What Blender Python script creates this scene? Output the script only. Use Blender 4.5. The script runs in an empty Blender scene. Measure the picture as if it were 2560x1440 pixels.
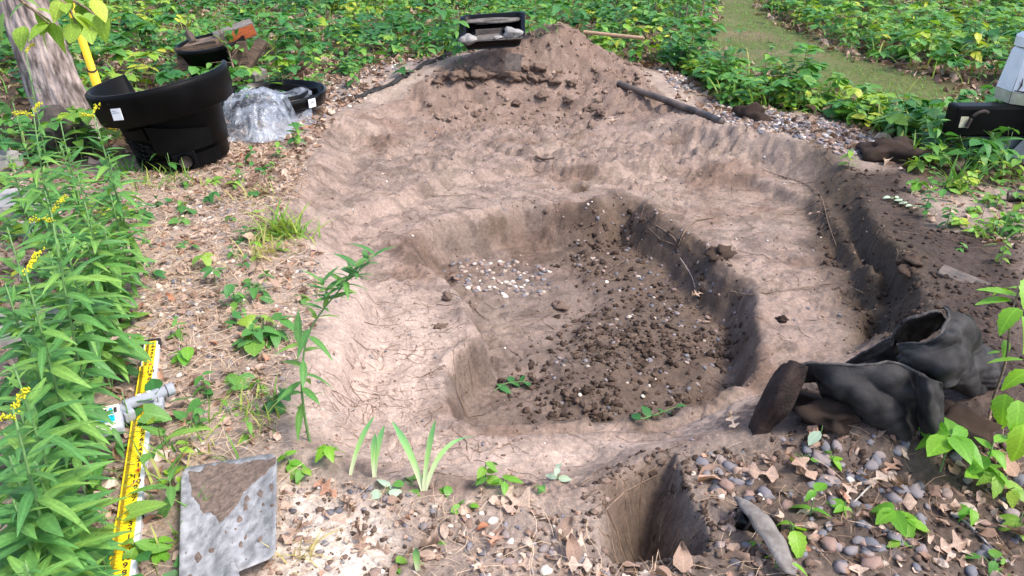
import bpy, bmesh, math, random
import numpy as np
from mathutils import Matrix, Vector, Euler
R = math.radians
rnd = random.Random(7); rng = np.random.default_rng(7)
scene = bpy.context.scene
col = scene.collection
# ------------------------------------------------------------------ camera, light, exposure
CAM_H, PITCH, F = 1.5, R(26), 1934.0
cd = bpy.data.cameras.new('camera'); cam = bpy.data.objects.new('camera', cd); col.objects.link(cam)
cd.sensor_width = 36; cd.lens = 36*F/2560; cd.clip_end = 1000; cd.clip_start = 0.02
cam.location = (0, 0, CAM_H); cam.rotation_euler = (math.pi/2-PITCH, 0, 0)
scene.camera = cam
world = bpy.data.worlds.new('World'); scene.world = world; world.use_nodes = True
nt = world.node_tree; bg = nt.nodes['Background']
sky = nt.nodes.new('ShaderNodeTexSky'); sky.sky_type = 'NISHITA'; sky.sun_disc = False
SUN_EL, SUN_AZ = R(56), R(118)          # azimuth clockwise from +Y (north): right and a little behind
sky.sun_elevation = SUN_EL; sky.sun_rotation = SUN_AZ; sky.dust_density = 2.5; sky.ozone_density = 0.3; sky.air_density = 0.75
nt.links.new(sky.outputs[0], bg.inputs[0]); bg.inputs[1].default_value = 0.15
sd_ = bpy.data.lights.new('sun', 'SUN'); sun = bpy.data.objects.new('sun', sd_); col.objects.link(sun)
sd_.energy = 1.35; sd_.angle = R(14); sd_.color = (1, 0.93, 0.83)
sv = Vector((math.sin(SUN_AZ)*math.cos(SUN_EL), math.cos(SUN_AZ)*math.cos(SUN_EL), math.sin(SUN_EL)))
sun.rotation_euler = sv.to_track_quat('Z', 'Y').to_euler()
scene.view_settings.view_transform = 'Standard'; scene.view_settings.look = 'None'
scene.view_settings.gamma = 1; scene.view_settings.use_curve_mapping = False
scene.view_settings.exposure = 1.42

# ------------------------------------------------------------------ numeric helpers
CP, SP = math.cos(PITCH), math.sin(PITCH)
def rays(px, py):
    a = (np.asarray(px, float)-1280)/F; b = -(np.asarray(py, float)-720)/F
    return np.stack([a, CP+b*SP, -SP+b*CP], -1)
def unp(px, py, z=0.0):
    d = rays(px, py); t = (z-CAM_H)/d[..., 2]
    return np.stack([d[..., 0]*t, d[..., 1]*t, CAM_H+d[..., 2]*t], -1)
def P(px, py, z=0.0): return Vector(unp(px, py, z).tolist())
def PD(px, py, dist):                   # a point at a horizontal distance along a sight line
    d = rays(px, py); t = dist/d[1]
    return Vector((d[0]*t, dist, CAM_H+d[2]*t))
def W(poly, z=0.0):
    p = np.array([q[:2] for q in poly], float); zz = np.array([q[2] if len(q) > 2 else z for q in poly]); return unp(p[:, 0], p[:, 1], zz)[:, :2]
_perm = rng.permutation(4096); _val = rng.random(4096)*2-1
def vnoise(x, y):
    xi = np.floor(x).astype(np.int64); yi = np.floor(y).astype(np.int64); fx = x-xi; fy = y-yi
    fx = fx*fx*(3-2*fx); fy = fy*fy*(3-2*fy)
    def h(i, j): return _val[_perm[(_perm[i & 4095]+j) & 4095]]
    a = h(xi, yi); b = h(xi+1, yi); c = h(xi, yi+1); d = h(xi+1, yi+1)
    return (a+(b-a)*fx)*(1-fy)+(c+(d-c)*fx)*fy
def fbm(x, y, oct=3, g=.5):
    s = 0; a = 1; t = 0
    for i in range(oct):
        s = s+a*vnoise(x*2**i+17.3*i, y*2**i-9.1*i); t += a; a *= g
    return s/t
def ridged(x, y): return 1-np.abs(fbm(x, y, 2))*2
def ss(a, b, x):
    t = np.clip((x-a)/(b-a), 0, 1); return t*t*(3-2*t)
def sdist(poly, x, y):                   # positive inside
    x = np.asarray(x, float); y = np.asarray(y, float)
    d2 = np.full(x.shape, 1e9); ins = np.zeros(x.shape, bool); n = len(poly)
    for i in range(n):
        ax, ay = poly[i]; bx, by = poly[(i+1) % n]
        ex, ey = bx-ax, by-ay; wx, wy = x-ax, y-ay
        t = np.clip((wx*ex+wy*ey)/(ex*ex+ey*ey+1e-12), 0, 1)
        d2 = np.minimum(d2, (wx-ex*t)**2+(wy-ey*t)**2)
        c = ((ay > y) != (by > y)) & (x < (bx-ax)*(y-ay)/(by-ay+1e-12)+ax)
        ins ^= c
    d = np.sqrt(d2); return np.where(ins, d, -d)
def ldist(line, x, y):
    d2 = np.full(np.shape(x), 1e9)
    for i in range(len(line)-1):
        ax, ay = line[i]; bx, by = line[i+1]; ex, ey = bx-ax, by-ay; wx, wy = x-ax, y-ay
        t = np.clip((wx*ex+wy*ey)/(ex*ex+ey*ey+1e-12), 0, 1)
        d2 = np.minimum(d2, (wx-ex*t)**2+(wy-ey*t)**2)
    return np.sqrt(d2)
# ------------------------------------------------------------------ terrain zones
PA = W([(860,262,.06),(1010,205,.14),(1110,150,.26),(1300,125,.30),(1400,62,.52),(1490,92,.40),(1600,150,.22),(1680,230,.08),(1800,325),(1960,355),(2110,405),(2180,470),(2215,580),(2290,680),(2350,790),(2310,900),(1990,1010),(1860,1085),(1760,1125),(1660,1150),(1600,1200),(1480,1270),(1300,1250),(1100,1240),(900,1200),(720,1130),(690,1000),(760,860),(800,740),(770,640),(715,560),(690,485),(770,420),(790,330)], 0)
PB = W([(1000,485),(1120,438),(1340,402),(1500,428),(1720,412),(1880,440),(2040,500),(2110,580),(2170,680),(2230,800),(2150,890),(1990,950),(1900,1020),(1650,1085),(1400,1095),(1150,1100),(850,1065),(850,970),(905,880),(925,780),(880,700),(830,610),(850,540)], -.13)
PC = W([(1010,602),(1060,560),(1180,538),(1300,508),(1480,520),(1520,498),(1600,505),(1650,552),(1740,600),(1830,680),(1888,760),(1905,850),(1885,950),(1790,1010),(1690,1042),(1620,1064),(1460,1070),(1300,1070),(1170,1066),(1125,1040),(1110,960),(1125,900),(1195,850),(1170,780),(1110,705),(1040,660)], -.2)
PD_ = W([(1690,1128),(1722,1200),(1772,1330),(1776,1372),(1690,1392),(1530,1408),(1490,1345),(1490,1230),(1540,1165),(1615,1124)], -.0)
TR = W([(2040,450),(2075,560),(2125,650),(2180,730),(2225,810),(2200,880)], -.22)
CREASE = W([(935,765),(915,850),(880,935),(850,1010)], -.12)
PCL = W([(1420,610),(1540,570),(1660,640),(1790,720),(1850,830),(1800,960),(1700,1030),(1600,1060),(1400,1055),(1345,960),(1440,860),(1500,760),(1440,690)], -.42)
PDK = W([(2040,420),(2250,430),(2330,560),(2560,610),(2650,1120),(2420,1180),(2200,1160),(1990,1130),(1900,1060),(1990,960),(2200,900),(2210,800),(2140,680),(2080,580)], 0)
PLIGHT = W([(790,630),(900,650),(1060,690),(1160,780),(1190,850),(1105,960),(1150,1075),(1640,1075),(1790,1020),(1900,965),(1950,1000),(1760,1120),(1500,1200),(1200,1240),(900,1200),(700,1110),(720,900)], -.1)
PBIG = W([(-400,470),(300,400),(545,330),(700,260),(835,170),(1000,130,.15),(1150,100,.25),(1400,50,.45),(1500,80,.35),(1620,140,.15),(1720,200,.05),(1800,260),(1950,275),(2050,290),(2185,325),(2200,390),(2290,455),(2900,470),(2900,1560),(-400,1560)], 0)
PPATH = W([(1820,-60),(1910,-60),(1900,30),(2020,95),(2160,160),(2330,205),(2420,235),(2380,290),(2180,270),(1990,215),(1860,175),(1760,120),(1780,40)], 0)
PGRAVR = W([(1610,165),(1660,190),(1740,215),(1800,265),(1960,285),(2060,300),(2190,325),(2205,345),(2150,400),(2080,400),(1960,345),(1860,345),(1790,300),(1700,250)], 0)
PBR = W([(1700,1140),(1990,1110),(2200,1140),(2440,1120),(2700,1000),(2800,1500),(1400,1500),(1480,1405),(1780,1390)], 0)
PSUNSAND = W([(690,1230),(800,1240),(1000,1300),(1020,1360),(960,1480),(700,1500),(700,1350)], 0)
PLEFT = W([(330,430),(545,380),(700,350),(780,420),(700,560),(800,640),(800,740),(760,860),(690,1000),(700,1120),(450,1180),(440,1000),(330,820),(330,640)], 0)
PBOT = W([(700,1180),(900,1210),(1100,1250),(1400,1260),(1480,1290),(1470,1400),(1700,1400),(1800,1500),(640,1500),(690,1390)], 0)
PWEEDS = W([(-300,430),(290,430),(330,560),(320,800),(420,1000),(445,1200),(440,1500),(-300,1500)], 0)
def height(x, y):
    x = np.asarray(x, float); y = np.asarray(y, float)
    h = .03*fbm(x*.7, y*.7, 2)*ss(0, 5, y)+.012*fbm(x*2.3+5, y*2.3, 2)
    h = h+.27*np.exp(-((x+.1)/1.35)**2-((y-7.55)/.62)**2)+.31*np.exp(-np.abs((x-.46)/.44)**1.5-((y-7.65)/.42)**2)
    h = h+.07*np.exp(-((x+1.95)/.6)**2-((y-6.1)/.5)**2)+.05*np.exp(-((x-1.9)/.8)**2-((y-5.6)/.8)**2)
    far = ss(5, 9, y)
    h = h+far*.10*fbm(x*.35, y*.35+3, 2)
    h = h+.11*np.exp(-((x-1.12)/.28)**2-((y-1.98)/.15)**2)+.05*np.exp(-((x-1.5)/.5)**2-((y-2.9)/.7)**2)
    wx = x+.022*fbm(x*5, y*5, 2)+.005*vnoise(x*19, y*19); wy = y+.022*fbm(x*5+40, y*5, 2)+.005*vnoise(x*19+7, y*19)
    dA = sdist(PA, wx, wy)
    wA = .3+.95*ss(5.6, 6.8, y)
    mA = np.clip(dA/wA, 0, 1); mA = mA*mA*(3-2*mA)
    lumps = .03*fbm(x*3.3, y*3.3, 3)*ss(0, .3, dA)
    # a broken crust ledge across the back slope
    lw = wy+.09*fbm(x*3, y*3, 3)+.06*np.abs(x-.1); led = .06*ss(6.98, 6.93, lw)*ss(6.3, 6.85, lw)*ss(1.5, .8, np.abs(x))+.03*ss(6.72, 6.69, lw)*ss(6.3, 6.65, lw)*ss(.0, .4, dA)
    h = h*(1-mA)+(-.13)*mA+lumps*(1+ss(5, 6.3, y))-led
    dB = sdist(PB, wx, wy); mB = ss(0, .085, dB); h = h+(-.20-h+lumps*.6)*mB
    h = h-.05*np.exp(-(ldist(CREASE, wx, wy)/.03)**2)
    dC = sdist(PC, wx+.022*fbm(x*8+3, y*8, 3)+.07*fbm(x*2.6+3, y*2.6, 2)*ss(.1, .5, x)*ss(2.6, 3.1, y), wy+.022*fbm(x*8, y*8+5, 3))
    mC = ss(0, .17-.095*ss(4.2, 3.0, y)+.01*ss(.3, .7, x), dC)
    mC = np.clip(mC+.055*np.sin(mC*15+4*fbm(x*2.2, y*2.2, 2))*mC*(1-mC)*4, 0, 1)
    h = h*(1-mC)+(-.42+.02*fbm(x*2.5, y*2.5, 2))*mC
    h = h+.014*np.exp(-((dC+.02)/.03)**2)
    td = ldist(TR, x+.06*fbm(x*4.1, y*4.1, 3), y+.05*fbm(x*4.1+5, y*4.1, 3))
    h = h-.15*np.exp(-(td/.06)**2)*ss(0, .1, dA)*ss(4.6, 3.7, y)
    cl = ss(-.05, .08, sdist(PCL, wx, wy)); h = h+.05*cl*(.5+.5*fbm(x*6, y*6, 2))
    dD = sdist(PD_, x+.010*fbm(x*16, y*16, 3), y+.010*fbm(x*16+9, y*16, 3))
    wD = .03+.12*ss(.54, .42, x-.1*(1.9-y))*ss(1.5, 1.65, y)+.04*ss(1.9, 2.05, y)
    mD = np.clip(dD/wD, 0, 1); mD = mD*mD*(3-2*mD)
    h = h*(1-mD)+(-.30+.025*fbm(x*9, y*9, 3))*mD
    mud = ss(-.03, .06, dA)
    amp = .45+.55*ss(-.2, .3, fbm(x*1.7+8, y*1.7, 2))
    fine = .007*fbm(x*11, y*11, 3)+.0035*ridged(x*24, y*24)+.0022*fbm(x*62, y*62, 2)
    rough = .008*np.abs(fbm(x*22, y*22, 3))+.004*fbm(x*80, y*80, 1)
    dark = ss(-.08, .08, sdist(PDK, wx, wy))
    # scraped, layered spade cuts: small sharp steps following a slow warp
    q = (fbm(x*1.5+3, y*2.6, 3)+.25*fbm(x*6, y*7, 2))*6.5; fr = q-np.floor(q)
    step = (np.floor(q)+ss(0, .13, fr)-q)
    pat = ss(-.25, .25, fbm(x*1.1+30, y*1.3, 2))
    h = h+step*(.006+.020*pat*ss(4.2, 5.6, y)+.006*pat)*mud*(1-.6*cl)
    q2 = (fbm(x*5+13, y*8, 3))*7; f2 = q2-np.floor(q2); h = h+(np.floor(q2)+ss(0, .2, f2)-q2)*(.0035+.006*ss(5, 6.2, y))*mud
    def chip(sx, sy, s, a, b): return ss(a, b, fbm(x*sx+s, y*sy-s, 3))
    sp = .35+.65*ss(-.1, .35, fbm(x*1.9+11, y*1.9, 2))
    far2 = ss(4.5, 6, y)
    rel = .010*chip(7, 10, 3, .02, .10)-.009*chip(10, 12, 31, .16, .26)+.006*chip(19, 24, 57, .05, .16)-.005*chip(30, 34, 77, .2, .32)
    h = h+rel*sp*(1+1.6*far2)*mud*(1-.5*ss(-.1, .1, sdist(PLIGHT, x, y)))
    h = h+fine*amp*(1+.6*ss(4.5, 6, y))+rough*np.clip((1-mud)+cl+dark, 0, 1)
    return h
def ground_pt(px, py, off=0.0):
    d = rays(px, py); t0 = (.6-CAM_H)/d[2]; t1 = (-.55-CAM_H)/d[2]
    t = np.linspace(max(t0, .3), t1, 500); X = d[0]*t; Y = d[1]*t; Z = CAM_H+d[2]*t
    g = height(X, Y)+off; k = np.argmax(Z < g)
    return Vector((X[k], Y[k], g[k]-off))
def gz(x, y): return float(height(np.array([x]), np.array([y]))[0])
def gnormals(x, y, e=.02):
    hx = (height(x+e, y)-height(x-e, y))/(2*e); hy = (height(x, y+e)-height(x, y-e))/(2*e)
    n = np.stack([-hx, -hy, np.ones_like(hx)], -1); return n/np.linalg.norm(n, axis=1, keepdims=True)
# ------------------------------------------------------------------ object helpers
def tag(o, label=None, cat=None, group=None, kind=None):
    if label: o['label'] = label
    if cat: o['category'] = cat
    if group: o['group'] = group
    if kind: o['kind'] = kind
    return o
def link(name, data, parent=None, loc=None):
    o = bpy.data.objects.new(name, data); col.objects.link(o)
    if parent: o.parent = parent
    if loc is not None: o.location = loc
    return o
def thing(name, label, cat, loc=(0, 0, 0), group=None, rot=None):
    o = link(name, None, None, loc); o.empty_display_size = .05
    if rot is not None: o.rotation_euler = rot
    return tag(o, label, cat, group)
def mkmesh(name, V, Fc, mat=None, uv=None, tint=None, smooth=True, colr=None):
    V = np.asarray(V, np.float32); Fc = np.asarray(Fc, np.int32); k = Fc.shape[1]
    me = bpy.data.meshes.new(name); me.vertices.add(len(V)); me.vertices.foreach_set('co', V.ravel())
    me.loops.add(Fc.size); me.loops.foreach_set('vertex_index', Fc.ravel())
    me.polygons.add(len(Fc)); me.polygons.foreach_set('loop_start', np.arange(0, Fc.size, k, dtype=np.int32))
    me.polygons.foreach_set('use_smooth', np.full(len(Fc), smooth))
    if uv is not None:
        l = me.uv_layers.new(name='UVMap'); l.data.foreach_set('uv', np.asarray(uv, np.float32)[Fc.ravel()].ravel())
    if tint is not None:
        a = me.attributes.new('tint', 'FLOAT', 'POINT'); a.data.foreach_set('value', np.asarray(tint, np.float32))
    if colr is not None:
        a = me.attributes.new('soil', 'FLOAT_COLOR', 'POINT'); a.data.foreach_set('color', np.asarray(colr, np.float32).ravel())
    if mat: me.materials.append(mat)
    me.update(calc_edges=True); me.validate(); return me
def bm_mesh(name, bm, mat, smooth=False):
    me = bpy.data.meshes.new(name); bmesh.ops.recalc_face_normals(bm, faces=bm.faces); bm.to_mesh(me); bm.free()
    if mat: me.materials.append(mat)
    if smooth:
        me.polygons.foreach_set('use_smooth', [True]*len(me.polygons))
    return me
def tube_data(pts, rad, n=6, caps=True):
    pts = [Vector(p) for p in pts]; m = len(pts)
    if not hasattr(rad, '__len__'): rad = [rad]*m
    V = []; Fq = []
    for i, p in enumerate(pts):
        t = (pts[min(i+1, m-1)]-pts[max(i-1, 0)]).normalized()
        a = Vector((0, 0, 1)) if abs(t.z) < .9 else Vector((1, 0, 0))
        u = t.cross(a).normalized(); v = t.cross(u)
        for k in range(n):
            an = 2*math.pi*k/n; V.append(p+(u*math.cos(an)+v*math.sin(an))*rad[i])
    for i in range(m-1):
        for k in range(n):
            k2 = (k+1) % n; Fq.append((i*n+k, i*n+k2, (i+1)*n+k2, (i+1)*n+k))
    if caps:
        for base, i in ((0, 0), ((m-1)*n, m-1)):
            V.append(pts[i]); c = len(V)-1
            for k in range(n): Fq.append((base+k, base+(k+1) % n, c, c))
    F3 = []
    for a, b, c, d in Fq:
        F3.append((a, b, c))
        if d != c: F3.append((a, c, d))
    return np.array([tuple(v) for v in V]), np.array(F3)
def tube(name, pts, rad, mat, parent=None, n=6, tint=None):
    V, Fc = tube_data(pts, rad, n); return link(name, mkmesh(name, V, Fc, mat), parent)
def smooth_line(pts, k=6):
    pts = [Vector(p) for p in pts]; out = []
    for i in range(len(pts)-1):
        p0 = pts[max(i-1, 0)]; p1 = pts[i]; p2 = pts[i+1]; p3 = pts[min(i+2, len(pts)-1)]
        for j in range(k):
            t = j/k; out.append(.5*((2*p1)+(p2-p0)*t+(2*p0-5*p1+4*p2-p3)*t*t+(3*p1-p0-3*p2+p3)*t**3))
    out.append(pts[-1]); return out
def box(bm, c, s, rot=None, bev=0.0):
    r = bmesh.ops.create_cube(bm, size=1); vs = r['verts']
    for v in vs: v.co = Vector((v.co.x*s[0], v.co.y*s[1], v.co.z*s[2]))
    if bev:
        es = list({e for v in vs for e in v.link_edges})
        rr = bmesh.ops.bevel(bm, geom=es, offset=bev, segments=2, affect='EDGES', profile=.6)
        vs = list({v for f in rr['faces'] for v in f.verts} | {v for v in vs if v.is_valid})
    M = Matrix.Translation(c) @ (rot.to_matrix().to_4x4() if rot else Matrix())
    for v in vs: v.co = M @ v.co
    return vs
def boxobj(name, c, s, mat, parent=None, rot=None, bev=.003):
    bm = bmesh.new(); box(bm, Vector((0, 0, 0)), s, None, bev)
    o = link(name, bm_mesh(name, bm, mat), parent, c)
    if rot is not None: o.rotation_euler = rot
    return o
def rotmats(az, el, roll):
    ca, sa, ce, se, cr, sr = np.cos(az), np.sin(az), np.cos(el), np.sin(el), np.cos(roll), np.sin(roll)
    z = np.zeros_like(ca); o = np.ones_like(ca)
    Rz = np.stack([ca, -sa, z, sa, ca, z, z, z, o], -1).reshape(-1, 3, 3)
    Rx = np.stack([o, z, z, z, ce, -se, z, se, ce], -1).reshape(-1, 3, 3)
    Ry = np.stack([cr, z, sr, z, o, z, -sr, z, cr], -1).reshape(-1, 3, 3)
    return Rz @ Rx @ Ry
def align(n, yaw):                        # frames whose z is n
    n = np.asarray(n); t = np.stack([np.cos(yaw), np.sin(yaw), np.zeros_like(yaw)], -1)
    t = t-(t*n).sum(1, keepdims=True)*n; t /= np.linalg.norm(t, axis=1, keepdims=True)
    b = np.cross(n, t); return np.stack([t, b, n], -1)
def batch(name, tm, idx, pos, rot, scl, tint, mat, parent=None, smooth=False):
    """joins many copies of a few templates (V,F,uv) into one mesh"""
    Vs, Fs, Us, Ts = [], [], [], []; off = 0
    scl = np.asarray(scl); scl = scl[:, None]*np.ones(3) if scl.ndim == 1 else scl
    for k, t in enumerate(tm):
        m = idx == k; n = int(m.sum())
        if n == 0: continue
        V, Fc, uv = t
        vv = (V[None]*scl[m][:, None, :]) @ rot[m].transpose(0, 2, 1)+pos[m][:, None, :]
        Vs.append(vv.reshape(-1, 3)); Fs.append((Fc[None]+(np.arange(n)*len(V))[:, None, None]+off).reshape(-1, 3))
        Us.append(np.tile(uv, (n, 1))); Ts.append(np.repeat(tint[m], len(V))); off += n*len(V)
    me = mkmesh(name, np.concatenate(Vs), np.concatenate(Fs), mat, np.concatenate(Us), np.concatenate(Ts), smooth)
    return link(name, me, parent)
def sample(poly, dens, zone_extra=None):
    lo = poly.min(0); hi = poly.max(0); n = int(dens*(hi[0]-lo[0])*(hi[1]-lo[1]))
    x = rng.uniform(lo[0], hi[0], n); y = rng.uniform(lo[1], hi[1], n)
    m = sdist(poly, x, y) > 0
    if zone_extra is not None: m &= zone_extra(x, y)
    return x[m], y[m]
# ------------------------------------------------------------------ materials
def mat(name, base=(.5, .5, .5), rough=.7, metal=0.0, var=0.0, scale=20, bump=0.0, bscale=60, spec=.5, stretch=None, col2=None):
    m = bpy.data.materials.new(name); m.use_nodes = True; t = m.node_tree; b = t.nodes['Principled BSDF']
    b.inputs['Base Color'].default_value = (*base, 1); b.inputs['Roughness'].default_value = rough
    b.inputs['Metallic'].default_value = metal; b.inputs['Specular IOR Level'].default_value = spec
    tc = t.nodes.new('ShaderNodeTexCoord'); mp = t.nodes.new('ShaderNodeMapping'); t.links.new(tc.outputs['Object'], mp.inputs[0])
    if stretch: mp.inputs['Scale'].default_value = stretch
    if var or col2:
        n = t.nodes.new('ShaderNodeTexNoise'); n.inputs['Scale'].default_value = scale; n.inputs['Detail'].default_value = 6
        t.links.new(mp.outputs[0], n.inputs['Vector'])
        r = t.nodes.new('ShaderNodeValToRGB'); r.color_ramp.elements[0].position = .35; r.color_ramp.elements[1].position = .65
        c2 = col2 if col2 else tuple(min(1, c*(1+var)) for c in base)
        c1 = base if col2 else tuple(c*(1-var) for c in base)
        r.color_ramp.elements[0].color = (*c1, 1); r.color_ramp.elements[1].color = (*c2, 1)
        t.links.new(n.outputs[0], r.inputs[0]); t.links.new(r.outputs[0], b.inputs['Base Color'])
    if bump:
        n2 = t.nodes.new('ShaderNodeTexNoise'); n2.inputs['Scale'].default_value = bscale; n2.inputs['Detail'].default_value = 5
        t.links.new(mp.outputs[0], n2.inputs['Vector'])
        bp = t.nodes.new('ShaderNodeBump'); bp.inputs['Strength'].default_value = bump; bp.inputs['Distance'].default_value = .01
        t.links.new(n2.outputs[0], bp.inputs['Height']); t.links.new(bp.outputs[0], b.inputs['Normal'])
    return m
def tint_mat(name, stops, rough=.6, trans=0.0, vein=0.0, bump=0.0, noise=.25, nscale=30, spec=.4, random_add=0.0):
    """colour from a per-piece number; leaves also let light through"""
    m = bpy.data.materials.new(name); m.use_nodes = True; t = m.node_tree; b = t.nodes['Principled BSDF']; L = t.links
    ag = t.nodes.new('ShaderNodeAttribute'); ag.attribute_name = 'tint'
    ao = t.nodes.new('ShaderNodeAttribute'); ao.attribute_type = 'OBJECT'; ao.attribute_name = 'tint'
    ad = t.nodes.new('ShaderNodeMath'); ad.operation = 'ADD'; L.new(ag.outputs['Fac'], ad.inputs[0]); L.new(ao.outputs['Fac'], ad.inputs[1])
    r = t.nodes.new('ShaderNodeValToRGB'); L.new(ad.outputs[0], r.inputs[0])
    while len(r.color_ramp.elements) < len(stops): r.color_ramp.elements.new(.5)
    for e, (p, c) in zip(r.color_ramp.elements, stops): e.position = p; e.color = (*c, 1)
    tc = t.nodes.new('ShaderNodeTexCoord')
    nz = t.nodes.new('ShaderNodeTexNoise'); nz.inputs['Scale'].default_value = nscale; nz.inputs['Detail'].default_value = 4; L.new(tc.outputs['Object'], nz.inputs['Vector'])
    mr = t.nodes.new('ShaderNodeMapRange'); mr.inputs[3].default_value = 1-noise; mr.inputs[4].default_value = 1+noise; L.new(nz.outputs[0], mr.inputs[0])
    mr.inputs[1].default_value = .25; mr.inputs[2].default_value = .75
    mx = t.nodes.new('ShaderNodeVectorMath'); mx.operation = 'SCALE'; L.new(r.outputs[0], mx.inputs[0]); L.new(mr.outputs[0], mx.inputs['Scale'])
    src = mx.outputs[0]
    if vein:
        uv = t.nodes.new('ShaderNodeUVMap'); sp = t.nodes.new('ShaderNodeSeparateXYZ'); L.new(uv.outputs[0], sp.inputs[0])
        a = t.nodes.new('ShaderNodeMath'); a.operation = 'SUBTRACT'; L.new(sp.outputs[0], a.inputs[0]); a.inputs[1].default_value = .5
        ab = t.nodes.new('ShaderNodeMath'); ab.operation = 'ABSOLUTE'; L.new(a.outputs[0], ab.inputs[0])
        mid = t.nodes.new('ShaderNodeMapRange'); mid.inputs[1].default_value = .0; mid.inputs[2].default_value = .05; mid.inputs[3].default_value = 1; mid.inputs[4].default_value = 0; L.new(ab.outputs[0], mid.inputs[0])
        # side veins: v*k - |u|*j
        k1 = t.nodes.new('ShaderNodeMath'); k1.operation = 'MULTIPLY_ADD'; L.new(ab.outputs[0], k1.inputs[0]); k1.inputs[1].default_value = -.7; L.new(sp.outputs[1], k1.inputs[2])
        k2 = t.nodes.new('ShaderNodeMath'); k2.operation = 'MULTIPLY'; L.new(k1.outputs[0], k2.inputs[0]); k2.inputs[1].default_value = 44
        s = t.nodes.new('ShaderNodeMath'); s.operation = 'SINE'; L.new(k2.outputs[0], s.inputs[0])
        sv_ = t.nodes.new('ShaderNodeMapRange'); sv_.inputs[1].default_value = .75; sv_.inputs[2].default_value = 1; sv_.inputs[3].default_value = 0; sv_.inputs[4].default_value = .45; L.new(s.outputs[0], sv_.inputs[0])
        mxv = t.nodes.new('ShaderNodeMath'); mxv.operation = 'MAXIMUM'; L.new(mid.outputs[0], mxv.inputs[0]); L.new(sv_.outputs[0], mxv.inputs[1])
        vm = t.nodes.new('ShaderNodeMath'); vm.operation = 'MULTIPLY'; L.new(mxv.outputs[0], vm.inputs[0]); vm.inputs[1].default_value = vein
        v1 = t.nodes.new('ShaderNodeMath'); v1.operation = 'ADD'; L.new(vm.outputs[0], v1.inputs[0]); v1.inputs[1].default_value = 1
        m2 = t.nodes.new('ShaderNodeVectorMath'); m2.operation = 'SCALE'; L.new(src, m2.inputs[0]); L.new(v1.outputs[0], m2.inputs['Scale']); src = m2.outputs[0]
    L.new(src, b.inputs['Base Color']); b.inputs['Roughness'].default_value = rough; b.inputs['Specular IOR Level'].default_value = spec
    if bump:
        bp = t.nodes.new('ShaderNodeBump'); bp.inputs['Strength'].default_value = bump; bp.inputs['Distance'].default_value = .004
        L.new(nz.outputs[0], bp.inputs['Height']); L.new(bp.outputs[0], b.inputs['Normal'])
    if trans:
        tr = t.nodes.new('ShaderNodeBsdfTranslucent'); ms = t.nodes.new('ShaderNodeMixShader'); ms.inputs[0].default_value = trans
        sc_ = t.nodes.new('ShaderNodeVectorMath'); sc_.operation = 'MULTIPLY'; sc_.inputs[1].default_value = (1.5, 1.35, .6); L.new(src, sc_.inputs[0])
        L.new(sc_.outputs[0], tr.inputs[0]); L.new(b.outputs[0], ms.inputs[1]); L.new(tr.outputs[0], ms.inputs[2])
        L.new(ms.outputs[0], t.nodes['Material Output'].inputs['Surface'])
    return m
M = {}
M['leaf'] = tint_mat('forest_leaf', [(0, (.028, .12, .035)), (.3, (.055, .20, .05)), (.55, (.10, .27, .055)), (.78, (.19, .36, .05)), (.93, (.29, .42, .05)), (1, (.42, .46, .05))], .5, .32, .3, noise=.3, nscale=12)
M['weed'] = tint_mat('goldenrod_leaf', [(0, (.055, .18, .055)), (.4, (.11, .27, .065)), (.8, (.20, .36, .07)), (1, (.30, .43, .08))], .5, .32, .35, noise=.2, nscale=15)
M['bright'] = tint_mat('bright_leaf', [(0, (.12, .34, .04)), (.5, (.21, .45, .04)), (1, (.38, .58, .05))], .45, .42, .3, noise=.15, nscale=15)
M['pale'] = tint_mat('pale_leaf', [(0, (.36, .5, .36)), (1, (.55, .66, .5))], .6, .2, .2)
M['flower'] = tint_mat('yellow_flower', [(0, (.5, .52, .03)), (1, (.75, .68, .03))], .7, .2)
M['stem'] = tint_mat('green_stem', [(0, (.10, .22, .07)), (.6, (.17, .28, .09)), (1, (.2, .12, .06))], .6)
M['grass'] = tint_mat('grass_blade', [(0, (.07, .22, .05)), (.4, (.16, .33, .05)), (.7, (.34, .42, .08)), (1, (.5, .42, .2))], .6, .3)
M['dead'] = tint_mat('dead_leaf', [(0, (.12, .075, .055)), (.3, (.24, .155, .115)), (.55, (.38, .27, .21)), (.8, (.52, .41, .33)), (.93, (.36, .16, .09)), (1, (.62, .53, .46))], .75, .12, .25, bump=.4, noise=.3, nscale=25, spec=.2)
M['needle'] = tint_mat('needle', [(0, (.2, .11, .06)), (.5, (.42, .28, .18)), (1, (.66, .52, .38))], .7, spec=.2)
M['pebble'] = tint_mat('pebble', [(0, (.07, .07, .085)), (.25, (.16, .16, .18)), (.45, (.27, .22, .21)), (.6, (.28, .18, .14)), (.75, (.42, .36, .30)), (.9, (.6, .54, .47)), (1, (.75, .73, .7))], .65, bump=.35, noise=.25, nscale=40, spec=.35)
M['clod'] = tint_mat('soil_clod', [(0, (.035, .024, .019)), (.5, (.09, .062, .047)), (.8, (.2, .14, .11)), (1, (.33, .25, .2))], .9, bump=.8, noise=.4, nscale=60, spec=.15)
M['root'] = tint_mat('root', [(0, (.08, .05, .035)), (.5, (.2, .13, .09)), (1, (.45, .33, .23))], .8, spec=.2)
M['twig'] = mat('twig_bark', (.2, .14, .1), .85, var=.4, scale=60, bump=.4, bscale=120)
M['greytwig'] = mat('grey_twig_bark', (.38, .34, .3), .85, var=.3, scale=60, bump=.4, bscale=120)
M['plastic'] = mat('black_plastic', (.0035, .0035, .004), .45, var=.3, scale=8, bump=.04, bscale=200, spec=.10)
M['gloss'] = mat('glossy_black_plastic', (.0025, .0025, .003), .22, spec=.22)
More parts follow.
